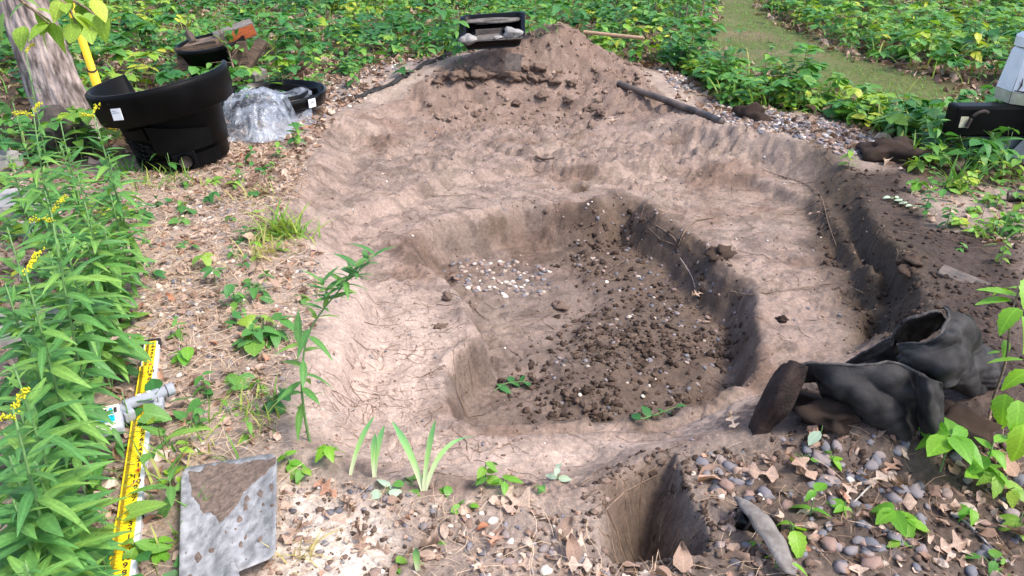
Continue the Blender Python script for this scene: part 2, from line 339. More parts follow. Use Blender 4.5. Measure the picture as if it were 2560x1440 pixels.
M['label'] = mat('white_sticker', (.8, .81, .83), .5)
M['ink'] = mat('black_ink', (.015, .013, .012), .6)
M['redink'] = mat('red_ink', (.62, .06, .02), .6)
M['yellow'] = mat('yellow_enamel', (.86, .60, .012), .4, var=.05, scale=12)
M['yellowpole'] = mat('yellow_fibreglass', (.85, .55, .01), .35, var=.08, scale=9)
M['alu'] = mat('anodised_aluminium', (.72, .75, .80), .42, .25, var=.06, scale=30)
M['greyplastic'] = mat('grey_plastic', (.33, .35, .39), .5, var=.08, scale=30)
M['cream'] = mat('cream_plastic', (.82, .76, .55), .5, var=.05)
M['blue'] = mat('cyan_panel', (.0, .45, .72), .4)
M['screen'] = mat('dark_sensor_window', (.04, .05, .09), .15)
M['white'] = mat('chipped_white_paint', (.82, .83, .84), .45, var=.06, scale=14, bump=.1)
M['dirtycream'] = mat('dirty_cream_paint', (.42, .40, .27), .7, scale=22, col2=(.56, .53, .40))
M['steel'] = mat('worn_galvanised_steel', (.17, .17, .175), .6, .1, scale=30, col2=(.38, .38, .39), bump=.3, bscale=160, stretch=(1.5, .8, 1))
M['mud'] = mat('wet_mud', (.15, .108, .085), .8, var=.3, scale=50, bump=.8, bscale=90)
M['wood'] = mat('old_wood', (.18, .12, .08), .8, var=.4, scale=10, bump=.5, bscale=40, stretch=(1, 9, 9))
M['darkwood'] = mat('dark_rotten_wood', (.045, .03, .022), .85, scale=9, col2=(.13, .085, .055), bump=.7, bscale=30, stretch=(1, 8, 8))
M['redwood'] = mat('red_brown_wood', (.38, .09, .025), .7, var=.3, scale=14, bump=.3, stretch=(1, 7, 7))
M['greywood'] = mat('grey_weathered_wood', (.18, .16, .14), .85, var=.35, scale=12, bump=.5, bscale=50, stretch=(1, 8, 8))
M['handle'] = mat('tan_handle_wood', (.36, .24, .15), .6, var=.2, scale=12, bump=.2, stretch=(1, 6, 6))
M['stone'] = mat('flagstone', (.30, .29, .28), .85, var=.25, scale=9, bump=.6, bscale=30)
M['slate'] = mat('muddy_grey_slate', (.06, .052, .048), .8, scale=20, col2=(.15, .115, .095), bump=.5)
M['darkstone'] = mat('dark_boulder', (.055, .045, .04), .9, var=.6, scale=12, bump=.9, bscale=25)
M['silt'] = mat('grey_silt', (.13, .115, .105), .9, var=.3, scale=18, bump=.6)
M['palestone'] = mat('pale_rock', (.25, .24, .23), .85, var=.3, scale=20, bump=.7, bscale=40)
M['rust'] = mat('rusty_black_scrape', (.03, .02, .017), .8, var=.5, scale=30)
M['fabric'] = mat('black_geotextile', (.005, .005, .0055), .75, scale=16, col2=(.040, .037, .037), bump=.35, bscale=300, spec=.4)
M['fabric_rust'] = mat('brown_stained_geotextile', (.014, .009, .008), .8, scale=10, col2=(.045, .026, .022), bump=.5, bscale=140, spec=.3)
M['pipe'] = mat('dusty_black_pipe', (.02, .019, .02), .5, scale=7, col2=(.16, .12, .10), bump=.2)
def ground_mat():
    m = bpy.data.materials.new('soil_surface'); m.use_nodes = True; t = m.node_tree; b = t.nodes['Principled BSDF']; L = t.links
    a = t.nodes.new('ShaderNodeAttribute'); a.attribute_name = 'soil'
    tc = t.nodes.new('ShaderNodeTexCoord')
    def noise(s, d=5, r=.6):
        n = t.nodes.new('ShaderNodeTexNoise'); n.inputs['Scale'].default_value = s; n.inputs['Detail'].default_value = d
        n.inputs['Roughness'].default_value = r; L.new(tc.outputs['Object'], n.inputs['Vector']); return n
    n1 = noise(9); n2 = noise(55, 6, .7); n3 = noise(170, 4, .7)
    def mr(n, lo, hi):
        r = t.nodes.new('ShaderNodeMapRange'); r.inputs[1].default_value = .28; r.inputs[2].default_value = .72
        r.inputs[3].default_value = lo; r.inputs[4].default_value = hi; L.new(n.outputs[0], r.inputs[0]); return r
    r1 = mr(n1, .8, 1.2); r2 = mr(n2, .66, 1.32); r3 = mr(n3, .8, 1.2)
    p = t.nodes.new('ShaderNodeMath'); p.operation = 'MULTIPLY'; L.new(r1.outputs[0], p.inputs[0]); L.new(r2.outputs[0], p.inputs[1])
    p2 = t.nodes.new('ShaderNodeMath'); p2.operation = 'MULTIPLY'; L.new(p.outputs[0], p2.inputs[0]); L.new(r3.outputs[0], p2.inputs[1])
    for sc_, wd, dk, dis in ((9, .008, .66, 1.2), (31, .022, .74, 1.5)):
        nn = noise(sc_, 3, .55); nn.inputs['Distortion'].default_value = dis
        a1 = t.nodes.new('ShaderNodeMath'); a1.operation = 'SUBTRACT'; L.new(nn.outputs[0], a1.inputs[0]); a1.inputs[1].default_value = .5
        a2 = t.nodes.new('ShaderNodeMath'); a2.operation = 'ABSOLUTE'; L.new(a1.outputs[0], a2.inputs[0])
        rr = t.nodes.new('ShaderNodeMapRange'); rr.inputs[1].default_value = 0; rr.inputs[2].default_value = wd; rr.inputs[3].default_value = dk; rr.inputs[4].default_value = 1; L.new(a2.outputs[0], rr.inputs[0])
        # only in patches
        nm = noise(sc_*.6+1.7, 2); mm = t.nodes.new('ShaderNodeMapRange'); mm.inputs[1].default_value = .45; mm.inputs[2].default_value = .6; L.new(nm.outputs[0], mm.inputs[0])
        mx = t.nodes.new('ShaderNodeMix'); L.new(mm.outputs[0], mx.inputs[0]); mx.inputs[2].default_value = 1; L.new(rr.outputs[0], mx.inputs[3])
        p3 = t.nodes.new('ShaderNodeMath'); p3.operation = 'MULTIPLY'; L.new(p2.outputs[0], p3.inputs[0]); L.new(mx.outputs[0], p3.inputs[1]); p2 = p3
    s = t.nodes.new('ShaderNodeVectorMath'); s.operation = 'SCALE'; L.new(a.outputs['Color'], s.inputs[0]); L.new(p2.outputs[0], s.inputs['Scale'])
    L.new(s.outputs[0], b.inputs['Base Color']); b.inputs['Roughness'].default_value = .85; b.inputs['Specular IOR Level'].default_value = .25
    add = t.nodes.new('ShaderNodeMath'); add.operation = 'MULTIPLY_ADD'; L.new(n3.outputs[0], add.inputs[0]); add.inputs[1].default_value = .4; L.new(n2.outputs[0], add.inputs[2])
    bp = t.nodes.new('ShaderNodeBump'); bp.inputs['Strength'].default_value = .75; bp.inputs['Distance'].default_value = .008
    L.new(add.outputs[0], bp.inputs['Height']); L.new(bp.outputs[0], b.inputs['Normal'])
    return m
M['ground'] = ground_mat()
def bag_mat():
    m = bpy.data.materials.new('clear_plastic_film'); m.use_nodes = True; t = m.node_tree; b = t.nodes['Principled BSDF']; L = t.links
    b.inputs['Base Color'].default_value = (.60, .66, .76, 1); b.inputs['Roughness'].default_value = .10; b.inputs['Specular IOR Level'].default_value = 1
    tr = t.nodes.new('ShaderNodeBsdfTransparent'); tr.inputs[0].default_value = (.93, .95, .97, 1)
    ms = t.nodes.new('ShaderNodeMixShader'); L.new(tr.outputs[0], ms.inputs[1]); L.new(b.outputs[0], ms.inputs[2])
    tc = t.nodes.new('ShaderNodeTexCoord'); n = t.nodes.new('ShaderNodeTexNoise'); n.inputs['Scale'].default_value = 9; n.inputs['Detail'].default_value = 4; n.inputs['Distortion'].default_value = 1.5
    L.new(tc.outputs['Object'], n.inputs['Vector']); r = t.nodes.new('ShaderNodeMapRange'); r.inputs[1].default_value = .35; r.inputs[2].default_value = .7; r.inputs[3].default_value = .06; r.inputs[4].default_value = .42
    L.new(n.outputs[0], r.inputs[0]); L.new(r.outputs[0], ms.inputs[0]); L.new(ms.outputs[0], t.nodes['Material Output'].inputs['Surface'])
    bp = t.nodes.new('ShaderNodeBump'); bp.inputs['Strength'].default_value = .6; bp.inputs['Distance'].default_value = .015
    n2 = t.nodes.new('ShaderNodeTexNoise'); n2.inputs['Scale'].default_value = 14; n2.inputs['Detail'].default_value = 3; n2.inputs['Distortion'].default_value = 2; L.new(tc.outputs['Object'], n2.inputs['Vector'])
    L.new(n2.outputs[0], bp.inputs['Height']); L.new(bp.outputs[0], b.inputs['Normal'])
    return m
M['bag'] = bag_mat()
# ------------------------------------------------------------------ ground sheet
def build_ground():
    ny, nx = 800, 600
    ys = np.concatenate([[-200, -50, -12, -3, -.5, .2, .5], np.geomspace(.75, 17, ny), [18, 20, 24, 32, 50, 90, 220]])
    w = np.where((ys > .7) & (ys < 17.1), ys*.74+.55, np.where(ys > 10, 17*.74+.55, .75*.74+.55))
    t = np.linspace(-1, 1, nx); ext = np.array([.3, 1, 3, 8, 25, 80, 220.])
    X = np.concatenate([-(w[:, None]+ext[::-1][None]), w[:, None]*t[None], w[:, None]+ext[None]], 1)
    Y = np.repeat(ys[:, None], X.shape[1], 1); x = X.ravel(); y = Y.ravel(); z = height(x, y)
    ncol = X.shape[1]; i = np.arange((len(ys)-1)*ncol).reshape(-1, ncol)[:, :-1].ravel()
    Fc = np.stack([i, i+1, i+ncol+1, i+ncol], -1)
    # soil colours, with some sunlit ground painted in
    wx = x+.07*fbm(x*4, y*4, 3); wy = y+.07*fbm(x*4+30, y*4, 3)
    def mk(a, b, d): return ss(a, b, d)[:, None]
    C = np.tile(np.array([.085, .055, .035]), (len(x), 1))
    C = C*(1+.4*fbm(x*3, y*3, 3))[:, None]
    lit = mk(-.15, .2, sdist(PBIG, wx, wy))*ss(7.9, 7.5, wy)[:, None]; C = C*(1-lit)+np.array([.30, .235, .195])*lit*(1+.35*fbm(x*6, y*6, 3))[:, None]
    br = mk(-.1, .15, sdist(PBR, wx, wy)); C = C*(1-br)+np.array([.105, .078, .062])*br*(1+.3*fbm(x*9, y*9, 3))[:, None]
    sa = mk(-.06, .1, sdist(PSUNSAND, wx, wy)); C = C*(1-sa)+np.array([.62, .54, .47])*sa  # pale sand, with a patch of sun painted into its colour
    pt = mk(-.35, .25, sdist(PPATH, wx, wy)); mossn = ss(-.5, .1, fbm(x*1.3, y*1.3, 3))[:, None]
    C = C*(1-pt)+(np.array([.10, .115, .035])*mossn+np.array([.15, .12, .065])*(1-mossn))*pt
    dA = sdist(PA, wx, wy); mu = mk(-.03, .05, dA)
    mudc = np.array([.268, .200, .165])*(1+.22*fbm(x*1.6, y*1.6, 3)+.12*fbm(x*9, y*9, 2))[:, None]
    dm = ss(-.05, .35, fbm(x*2.1+50, y*2.9, 4))[:, None]; mudc = mudc*(1-dm*.75)+np.array([.175, .112, .082])*dm*.75
    gy = ss(.05, .4, fbm(x*2.7+9, y*2.3, 4))[:, None]; mudc = mudc*(1-gy*.45)+np.array([.34, .265, .215])*gy*.45
    cp = ss(.10, .22, fbm(x*11, y*15, 3))[:, None]; mudc = mudc*(1-cp*.28)
    bk = np.exp(-((x-.52)/.16)**2-((y-4.95)/.16)**2)[:, None]*ss(-.2, .2, fbm(x*9, y*9, 2))[:, None]; mudc = mudc*(1-bk)+np.array([.06, .035, .02])*bk
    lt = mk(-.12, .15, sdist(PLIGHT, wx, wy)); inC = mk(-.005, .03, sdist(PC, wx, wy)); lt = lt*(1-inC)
    mudc = mudc*(1-lt)+np.array([.39, .30, .25])*lt*(1+.16*fbm(x*4, y*4, 3))[:, None]; mudc = mudc*(1-.26*inC)  # paler dry mud on the ledge, with its strong light painted in
    mound = mk(6.0, 6.8, wy); mudc = mudc*(1-mound*.55)+np.array([.185, .125, .097])*mound*.55
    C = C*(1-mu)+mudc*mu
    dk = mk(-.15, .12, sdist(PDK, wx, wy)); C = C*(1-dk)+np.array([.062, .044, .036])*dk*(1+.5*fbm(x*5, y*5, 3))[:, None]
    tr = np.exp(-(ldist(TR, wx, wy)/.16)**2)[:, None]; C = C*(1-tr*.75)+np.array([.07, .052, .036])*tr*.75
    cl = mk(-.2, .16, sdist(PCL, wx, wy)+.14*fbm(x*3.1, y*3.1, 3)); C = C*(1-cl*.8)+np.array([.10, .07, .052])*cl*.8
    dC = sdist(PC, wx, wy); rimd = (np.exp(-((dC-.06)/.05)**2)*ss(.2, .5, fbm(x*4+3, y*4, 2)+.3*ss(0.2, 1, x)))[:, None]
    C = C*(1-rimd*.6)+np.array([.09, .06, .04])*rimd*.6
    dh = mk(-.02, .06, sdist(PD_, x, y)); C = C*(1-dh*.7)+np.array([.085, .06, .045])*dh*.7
    C = np.clip(C, .01, .8)
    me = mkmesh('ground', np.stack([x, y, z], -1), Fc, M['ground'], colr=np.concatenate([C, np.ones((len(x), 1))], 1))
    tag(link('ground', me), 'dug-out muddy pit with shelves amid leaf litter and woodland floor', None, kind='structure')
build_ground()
# ------------------------------------------------------------------ leaf templates
def leaf_t(kind, n=6, fold=.18, droop=.25, curl=0.0, seed=0, twist=0.0):
    r = random.Random(seed*31+hash_s(kind)); T = np.linspace(0, 1, n+1); V = []; U = []; Fc = []
    for i, t in enumerate(T):
        if kind == 'lance': w = .125*math.sin(math.pi*min(1, t**.75))**.9
        elif kind == 'ovate': w = .30*math.sin(math.pi*t**.8)**.85 if t < 1 else 0
        elif kind == 'round': w = .42*math.sin(math.pi*t**.85)**.6 if t < 1 else 0
        elif kind == 'heart': w = .43*(1-t)**.75*(1-.0*t)*(1 if t > .01 else .8)*(1+.35*t)
        elif kind == 'serr': w = (.34*math.sin(math.pi*t**.75)**.8 if t < 1 else 0)*(1 if i % 2 else .86)
        elif kind == 'oak': w = (.05+.30*max(0, math.sin(t*math.pi*5-.6))**.6)*math.sin(math.pi*min(1, .10+t*.88))**.7 if t < 1 else 0
        elif kind == 'blade': w = .035*(1-t**3)
        elif kind == 'scrap': w = r.uniform(.12, .38)*math.sin(math.pi*min(.97, .1+t*.9))
        w = max(w, .004); z = -droop*t*t+.0
        y = t*(1-.12*droop)
        
        back = -.14 if (kind == 'heart' and i == 0) else 0
        c = curl*math.sin(2.7*t+seed)
        V += [(-w, y+back, z+fold*w+c*w*1.5+curl*.3*t), (twist*t*t*.1, y, z+curl*.2*math.sin(5*t)), (w, y+back, z+fold*w-c*w+curl*.5*t*t)]
        U += [(0.5-w, t), (.5, t), (.5+w, t)]
    for i in range(n):
        a = i*3
        Fc += [(a, a+1, a+4), (a, a+4, a+3), (a+1, a+2, a+5), (a+1, a+5, a+4)]
    return np.array(V, float), np.array(Fc), np.array(U, float)
def hash_s(s): return sum(ord(c)*(i+3) for i, c in enumerate(s))
LT = {k: [leaf_t(k, n, f, d, 0, s) for s, (f, d) in enumerate([(.15, .15), (.25, .35), (.1, .55)])] for k, n in
      (('lance', 6), ('ovate', 5), ('round', 6), ('heart', 6), ('serr', 10), ('blade', 6))}
LT['oak'] = [leaf_t('oak', 18, .15, .1, .3, 1), leaf_t('oak', 18, .35, -.3, .5, 2), leaf_t('oak', 18, .1, .3, -.4, 3), leaf_t('oak', 16, .4, -.2, .6, 4)]
LT['scrap'] = [leaf_t('scrap', 4, .3, .2, .6, s) for s in range(5)]
LT['cheap'] = [leaf_t('ovate', 3, .15, d, 0, s) for s, d in enumerate((.1, .3, .5))]+[leaf_t('round', 3, .15, .3, 0, 3), leaf_t('heart', 3, .2, .25, 0, 4)]
LMESH = {}
def leaf_mesh(kind, matk, v):
    k = (kind, matk, v)
    if k not in LMESH: LMESH[k] = mkmesh('leaf', *LT[kind][v][:2], M[matk], LT[kind][v][2], smooth=True)
    return LMESH[k]
PEB = []
def ico(sub, seed, amp=.12, flat=(1, .8, .55), freq=1.3):
    bm = bmesh.new(); bmesh.ops.create_icosphere(bm, subdivisions=sub, radius=1)
    from mathutils import noise
    for v in bm.verts:
        d = 1+amp*noise.noise(v.co*freq+Vector((seed*7.1, 3, seed))); v.co = Vector((v.co.x*flat[0]*d, v.co.y*flat[1]*d, v.co.z*flat[2]*d))
    V = np.array([v.co[:] for v in bm.verts]); bm.verts.index_update(); Fc = np.array([[v.index for v in f.verts] for f in bm.faces]); bm.free()
    return V, Fc, np.zeros((len(V), 2))
OCT = (np.array([(1,0,0),(-1,0,0),(0,1,0),(0,-1,0),(0,0,1.3),(0,0,-1.3)], float), np.array([(0,2,4),(2,1,4),(1,3,4),(3,0,4),(2,0,5),(1,2,5),(3,1,5),(0,3,5)]))
PEB = [ico(2, s, .45, (1, rnd.uniform(.65, .9), rnd.uniform(.45, .65)), 1.0) for s in range(6)]+[ico(2, s+60, .8, (1, .75, .5), 1.5) for s in range(4)]
CLOD1 = [ico(1, s+80, 1.1, (1, .8, .6), 2.3) for s in range(7)]
CLOD = [ico(2, s+20, 1.5, (1, .8, .6), 2.3) for s in range(7)]
NEED = []
for s in range(4):
    c = rnd.uniform(-.25, .25); T = [0, .33, .66, 1]; V = []
    for t in T:
        xx = c*(t-.5)**2*4; V += [(xx-.006, t-.5, .02*math.sin(t*3)), (xx+.006, t-.5, .02*math.sin(t*3)+.004)]
    Fc = [];
    for i in range(3): a = i*2; Fc += [(a, a+1, a+3), (a, a+3, a+2)]
    NEED.append((np.array(V), np.array(Fc), np.zeros((8, 2))))
# ------------------------------------------------------------------ plant layouts
def layout(kind, r, Hh, n, L):
    """list of (x,y,z,azimuth,elevation,roll,length)"""
    out = []; a0 = r.uniform(0, 6.28)
    for i in range(n):
        f = i/max(1, n-1)
        if kind == 'opp': az = a0+(i//2)*1.57+(i % 2)*math.pi+r.gauss(0, .2); z = Hh*(.35+.65*((i//2)/max(1, (n-1)//2))); el = r.uniform(-.35, .35); l = L*(1-.25*f)*r.uniform(.8, 1.15); rad = .0
        elif kind == 'spiral': az = a0+i*2.4+r.gauss(0, .15); z = Hh*(.14+.84*f); el = .15+.75*f**2+r.gauss(0, .15)-.35*(1-f); l = L*(.75+.6*math.sin(math.pi*min(1, f*1.05))-.65*f**4)*r.uniform(.85, 1.1); rad = 0
        elif kind == 'whorl': az = a0+i*6.283/n+r.gauss(0, .15); z = Hh*r.uniform(.93, 1); el = r.uniform(-.3, .15); l = L*r.uniform(.8, 1.15); rad = .004
        elif kind == 'basal': az = a0+i*2.4; z = Hh*r.uniform(.4, 1); el = r.uniform(-.45, .25); l = L*r.uniform(.7, 1.2); rad = Hh*r.uniform(.1, .7)
        elif kind == 'tri': az = a0+(i//3)*2.1+((i % 3)-1)*1.15; z = Hh*(.6+.4*((i//3) % 2)); el = r.uniform(-.3, .1); l = L*r.uniform(.9, 1.05); rad = .3*Hh*((i//3) > 0)
        b = a0+(i//3)*2.1 if kind == 'tri' else az
        out.append((-math.sin(b)*rad, math.cos(b)*rad, z, az, el, r.gauss(0, .25), l))
    return out
def plant(base, lay, Hh, n, L, leafk, matk, label, group=None, cat='plant', name='seedling', lean=(0, 0), tint=(.1, .6), stemr=.0025, seed=None, stemt=.3, flower=0):
    r = random.Random(seed if seed is not None else rnd.random())
    root = thing(name, label, cat, base, group)
    lx, ly = lean
    def off(z): f = (z/max(Hh, .01))**1.4; return lx*f, ly*f
    pts = [(off(Hh*t)[0], off(Hh*t)[1], Hh*t-.01) for t in (0, .25, .5, .75, 1)]
    V, Fc = tube_data(pts, [stemr, stemr, stemr*.9, stemr*.75, stemr*.5], 5)
    items = layout(lay, r, Hh, n, L)
    if lay in ('basal', 'tri', 'whorl'):       # petioles join the stem
        Vs = [V]; Fs = [Fc]; o = len(V)
        for (x, y, z, az, el, ro, l) in items:
            if abs(x)+abs(y) > .01:
                v2, f2 = tube_data([(0, 0, 0), (x*.5+off(z)[0]*.5, y*.5+off(z)[1]*.5, z*.7), (x+off(z)[0], y+off(z)[1], z)], stemr*.6, 4, False)
                Vs.append(v2); Fs.append(f2+o); o += len(v2)
        V = np.concatenate(Vs); Fc = np.concatenate(Fs)
    st = link('stem', mkmesh('stem', V, Fc, M['stem']), root); st['tint'] = stemt
    for (x, y, z, az, el, ro, l) in items:
        me = leaf_mesh(leafk, matk, r.randrange(3)); o = link('leaf', me, root, (x+off(z)[0], y+off(z)[1], z-.01))
        o.rotation_mode = 'XYZ'
        o.rotation_euler = (Matrix.Rotation(az, 3, 'Z') @ Matrix.Rotation(el, 3, 'X') @ Matrix.Rotation(ro, 3, 'Y')).to_euler()
        o.scale = (l*r.uniform(.72, 1.12), l, l*r.uniform(.6, 1.5)); o['tint'] = r.uniform(*tint)
    if flower:
        Vs, Fs, o_ = [], [], 0
        for b in range(flower):
            az = b*2.4; ln = r.uniform(.05, .1); zz = Hh*(1-.02*b)
            for k in range(60):
                t = r.random(); p = Vector((off(zz)[0]-math.sin(az)*ln*t, off(zz)[1]+math.cos(az)*ln*t, zz-.02+ln*.55*t-ln*.3*t*t))+Vector((r.gauss(0, .003), r.gauss(0, .003), r.gauss(.003, .004)))
                v, f = OCT; v = v*r.uniform(.0018, .0034); Vs.append(v+np.array(p)); Fs.append(f+o_); o_ += len(v)
        # coarser beads keep the head light
        me = mkmesh('flower_head', np.concatenate(Vs), np.concatenate(Fs), M['flower']); fo = link('flower_head', me, root); fo['tint'] = r.uniform(0, 1)
    return root
def scatter_plants(name, X, Y, lay_choices, Hr, Lr, nr, matk, tintf, label=None, seed=1, leafset='cheap'):
    r = random.Random(seed); Z = height(X, Y); pos = []; az = []; el = []; ro = []; sc = []; ti = []; ix = []; SV = []; SF = []; o = 0
    for x, y, z in zip(X, Y, Z):
        Hh = r.uniform(*Hr); L = r.uniform(*Lr); n = r.randint(*nr); t0 = tintf(r, x, y); lk = r.choice(lay_choices); sp = r.randrange(len(LT[leafset])) if r.random() < .5 else 0
        for it in layout(lk, r, Hh, n, L):
            pos.append((x+it[0], y+it[1], z+it[2])); az.append(it[3]); el.append(it[4]); ro.append(it[5]); sc.append(it[6]); ti.append(min(.999, max(0, t0+r.gauss(0, .1)))); ix.append(sp)
        v, f = tube_data([(x, y, z-.02), (x, y, z+Hh)], .0022, 3, False); SV.append(v); SF.append(f+o); o += len(v)
    ob = batch(name, LT[leafset], np.array(ix), np.array(pos), rotmats(np.array(az), np.array(el), np.array(ro)), np.array(sc), np.array(ti), M[matk])
    tag(ob, label, None, kind='stuff')
    me = mkmesh(name+'_stems', np.concatenate(SV), np.concatenate(SF), M['stem'], tint=np.full(o, .8)); so = link('understory_stems', me); tag(so, 'thin stems under the low woodland leaves', None, kind='stuff')
    return ob
# ------------------------------------------------------------------ black tub on the left
def lathe(prof, n, fn=None, closed_caps=True):
    V = []; Fc = []
    for j, (r0, z0) in enumerate(prof):
        for k in range(n):
            a = 2*math.pi*k/n; rr, zz = (r0, z0) if fn is None else fn(r0, z0, a)
            V.append((rr*math.cos(a), rr*math.sin(a), zz))
    for j in range(len(prof)-1):
        for k in range(n):
            k2 = (k+1) % n; Fc.append((j*n+k, j*n+k2, (j+1)*n+k2, (j+1)*n+k))
    return np.array(V), np.array(Fc)
def make_tub():
    b = ground_pt(432, 432); b.y += .27; b.z = gz(b.x, b.y)-.0
    t = thing('plastic_tub', 'large black moulded plastic tub with wide rim tilted left beside the tree', 'tub', b, rot=(R(3), R(-9), R(0))); t.scale = (.97, .97, .93)
    N = 96
    V, Fc = lathe([(0, .02), (.27, .0), (.285, .02), (.29, .10), (.305, .11), (.335, .37), (.345, .40), (.33, .40), (.27, .04), (0, .04)], N)
    o = link('body', mkmesh('body', V, Fc, M['plastic']), t)
    def rim(r, z, a):                      # rim is cut away at the back
        d = math.degrees(a) % 360; c = 1 if 28 < d < 140 else 0
        if c: z = min(z, .46)
        return r, z
    V, Fc = lathe([(.338, .385), (.41, .392), (.425, .40), (.447, .575), (.447, .60), (.436, .612), (.422, .612), (.412, .60), (.40, .44), (.338, .40), (.338, .385)], N, rim)
    link('rim', mkmesh('rim', V, Fc, M['plastic']), t)
    def on(a, r, z): return (r*math.cos(R(a)), r*math.sin(R(a)), z)
    lb = boxobj('label', on(-106, .444, .495), (.075, .004, .075), M['label'], t, (R(-6), 0, R(-16)), .001)
    # the last visible letters are too faint to read: two faint grey bars
    for k, w in ((0, .03), (1, .05)):
        boxobj('print', (-.012+.008*k, -.0026, .022-.012*k), (w, .001, .004), M['greyplastic'], lb, None, 0)
    V, Fc = tube_data([on(-110, .435, .56), on(-110, .449, .562)], .008, 10); link('plug', mkmesh('plug', V, Fc, M['gloss']), t)
    # overlapping moulded panels on the body
    def panel(name, a0, a1, zf0, zf1, dr, m=M['plastic']):
        Vp = []; Fp = []; n = 14
        for i in range(n+1):
            a = a0+(a1-a0)*i/n; u = i/n
            for z in (zf0(u), zf1(u)):
                r = .292+(z-.02)*(.050/.35)
                Vp.append(on(a, r+.001, z)); Vp.append(on(a, r+dr, z))
        for i in range(n):
            k = i*4; q = k+4
            Fp += [(k+1, q+1, q+3, k+3), (k+2, k+3, q+3, q+2), (k, q, q+1, k+1)]
        Fp += [(0, 1, 3, 2), (4*n, 4*n+2, 4*n+3, 4*n+1)]
        link(name, mkmesh(name, np.array(Vp), np.array(Fp), m, smooth=False), t)
    panel('body_panel', -95, -30, lambda u: .16-.02*u, lambda u: .37-.11*u, .016)
    panel('body_panel', -128, -98, lambda u: .30-.03*u, lambda u: .34+.02*u, .014)
    panel('base_band', -150, -20, lambda u: .02, lambda u: .115, .010)
    # raised squiggles of the moulded relief
    r = random.Random(5)
    Vs, Fs, o_ = [], [], 0
    for k in range(26):
        a = r.uniform(-142, -98); z = r.uniform(.14, .29); L = r.uniform(4, 15); ph = r.uniform(0, 6)
        pts = []
        for i in range(9):
            aa = a+L*i/8; zz = z-.004*i*r.uniform(.5, 1)+.006*math.sin(ph+i*.9); pts.append(on(aa, .300+(zz-.02)*.132, zz))
        v, f = tube_data(pts, .0032, 5); Vs.append(v); Fs.append(f+o_); o_ += len(v)
    for k in range(15):
        a = -138+k*3; z = .125+.0006*k
        v, f = tube_data([on(a, .316, z), on(a+.8, .318, z+.012), on(a+1.9, .316, z+.002)], .0028, 4); Vs.append(v); Fs.append(f+o_); o_ += len(v)
    link('moulded_relief', mkmesh('moulded_relief', np.concatenate(Vs), np.concatenate(Fs), M['gloss']), t)
    # outlet socket low on the right
    s = Matrix.Rotation(R(-68), 3, 'Z')
    c = Vector(on(-68, .292, .085)); d = Vector(on(-68, 1, 0))
    boxobj('outlet_block', tuple(c), (.15, .05, .13), M['plastic'], t, (0, 0, R(22)), .012)
    ring = []
    V, Fc = tube_data([c+d*.02, c+d*.045], .052, 24, False); 
    V2, Fc2 = tube_data([c+d*.046, c+d*.0], .040, 24, True)
    link('outlet_ring', mkmesh('outlet_ring', V, Fc, M['gloss']), t); link('outlet_hole', mkmesh('outlet_hole', V2, Fc2, M['rust']), t)
    # slots inside, seen over the low back rim
    for k in range(7):
        boxobj('inner_tab', on(60+k*9, .40, .455), (.02, .012, .03), M['plastic'], t, (0, 0, R(60+k*9+90)), .002)
make_tub()
def make_lid():
    p = PD(676, 226, 6.25); z = gz(p.x, p.y)+.05
    t = thing('tub_cover', 'shallow black oval tray with round opening lying behind the clear bag', 'tray', (p.x, p.y, z), rot=(R(2), R(-1.5), R(8)))
    def ov(r, z, a): return r*(1+.06*math.cos(2*a)), z
    V, Fc = lathe([(.36, .0), (.40, .0), (.405, .03), (.415, .095), (.408, .102), (.398, .095), (.39, .02), (.36, .012)], 80, ov)
    link('outer_rim', mkmesh('outer_rim', V, Fc, M['gloss']), t)
    V, Fc = lathe([(.23, .012), (.39, .012), (.39, .02), (.23, .02), (.23, .012)], 64); link('tray_floor', mkmesh('tray_floor', V, Fc, M['plastic']), t)
    V, Fc = lathe([(.225, .0), (.235, .07), (.25, .082), (.262, .07), (.268, .0)], 64)
    o = link('inner_ring', mkmesh('inner_ring', V, Fc, M['plastic']), t, (.04, .02, .01))
    V, Fc = tube_data(smooth_line([(-.26, -.24, .02), (-.245, -.22, .075), (-.20, -.21, .10), (-.15, -.22, .075), (-.135, -.24, .02)]), .022, 10); link('handle_loop', mkmesh('handle_loop', V, Fc, M['gloss']), t)
    boxobj('divider', (.29, .12, .05), (.14, .012, .06), M['plastic'], t, (0, 0, R(-12)), .003)
    boxobj('divider', (.30, .0, .04), (.012, .15, .05), M['plastic'], t, (0, 0, R(18)), .003)
    lb = boxobj('label', (.345, -.262, .052), (.072, .003, .066), M['label'], t, (0, 0, R(48)), .001)
    boxobj('print', (0, -.0022, .006), (.034, .001, .018), M['greyplastic'], lb, None, 0)
make_lid()
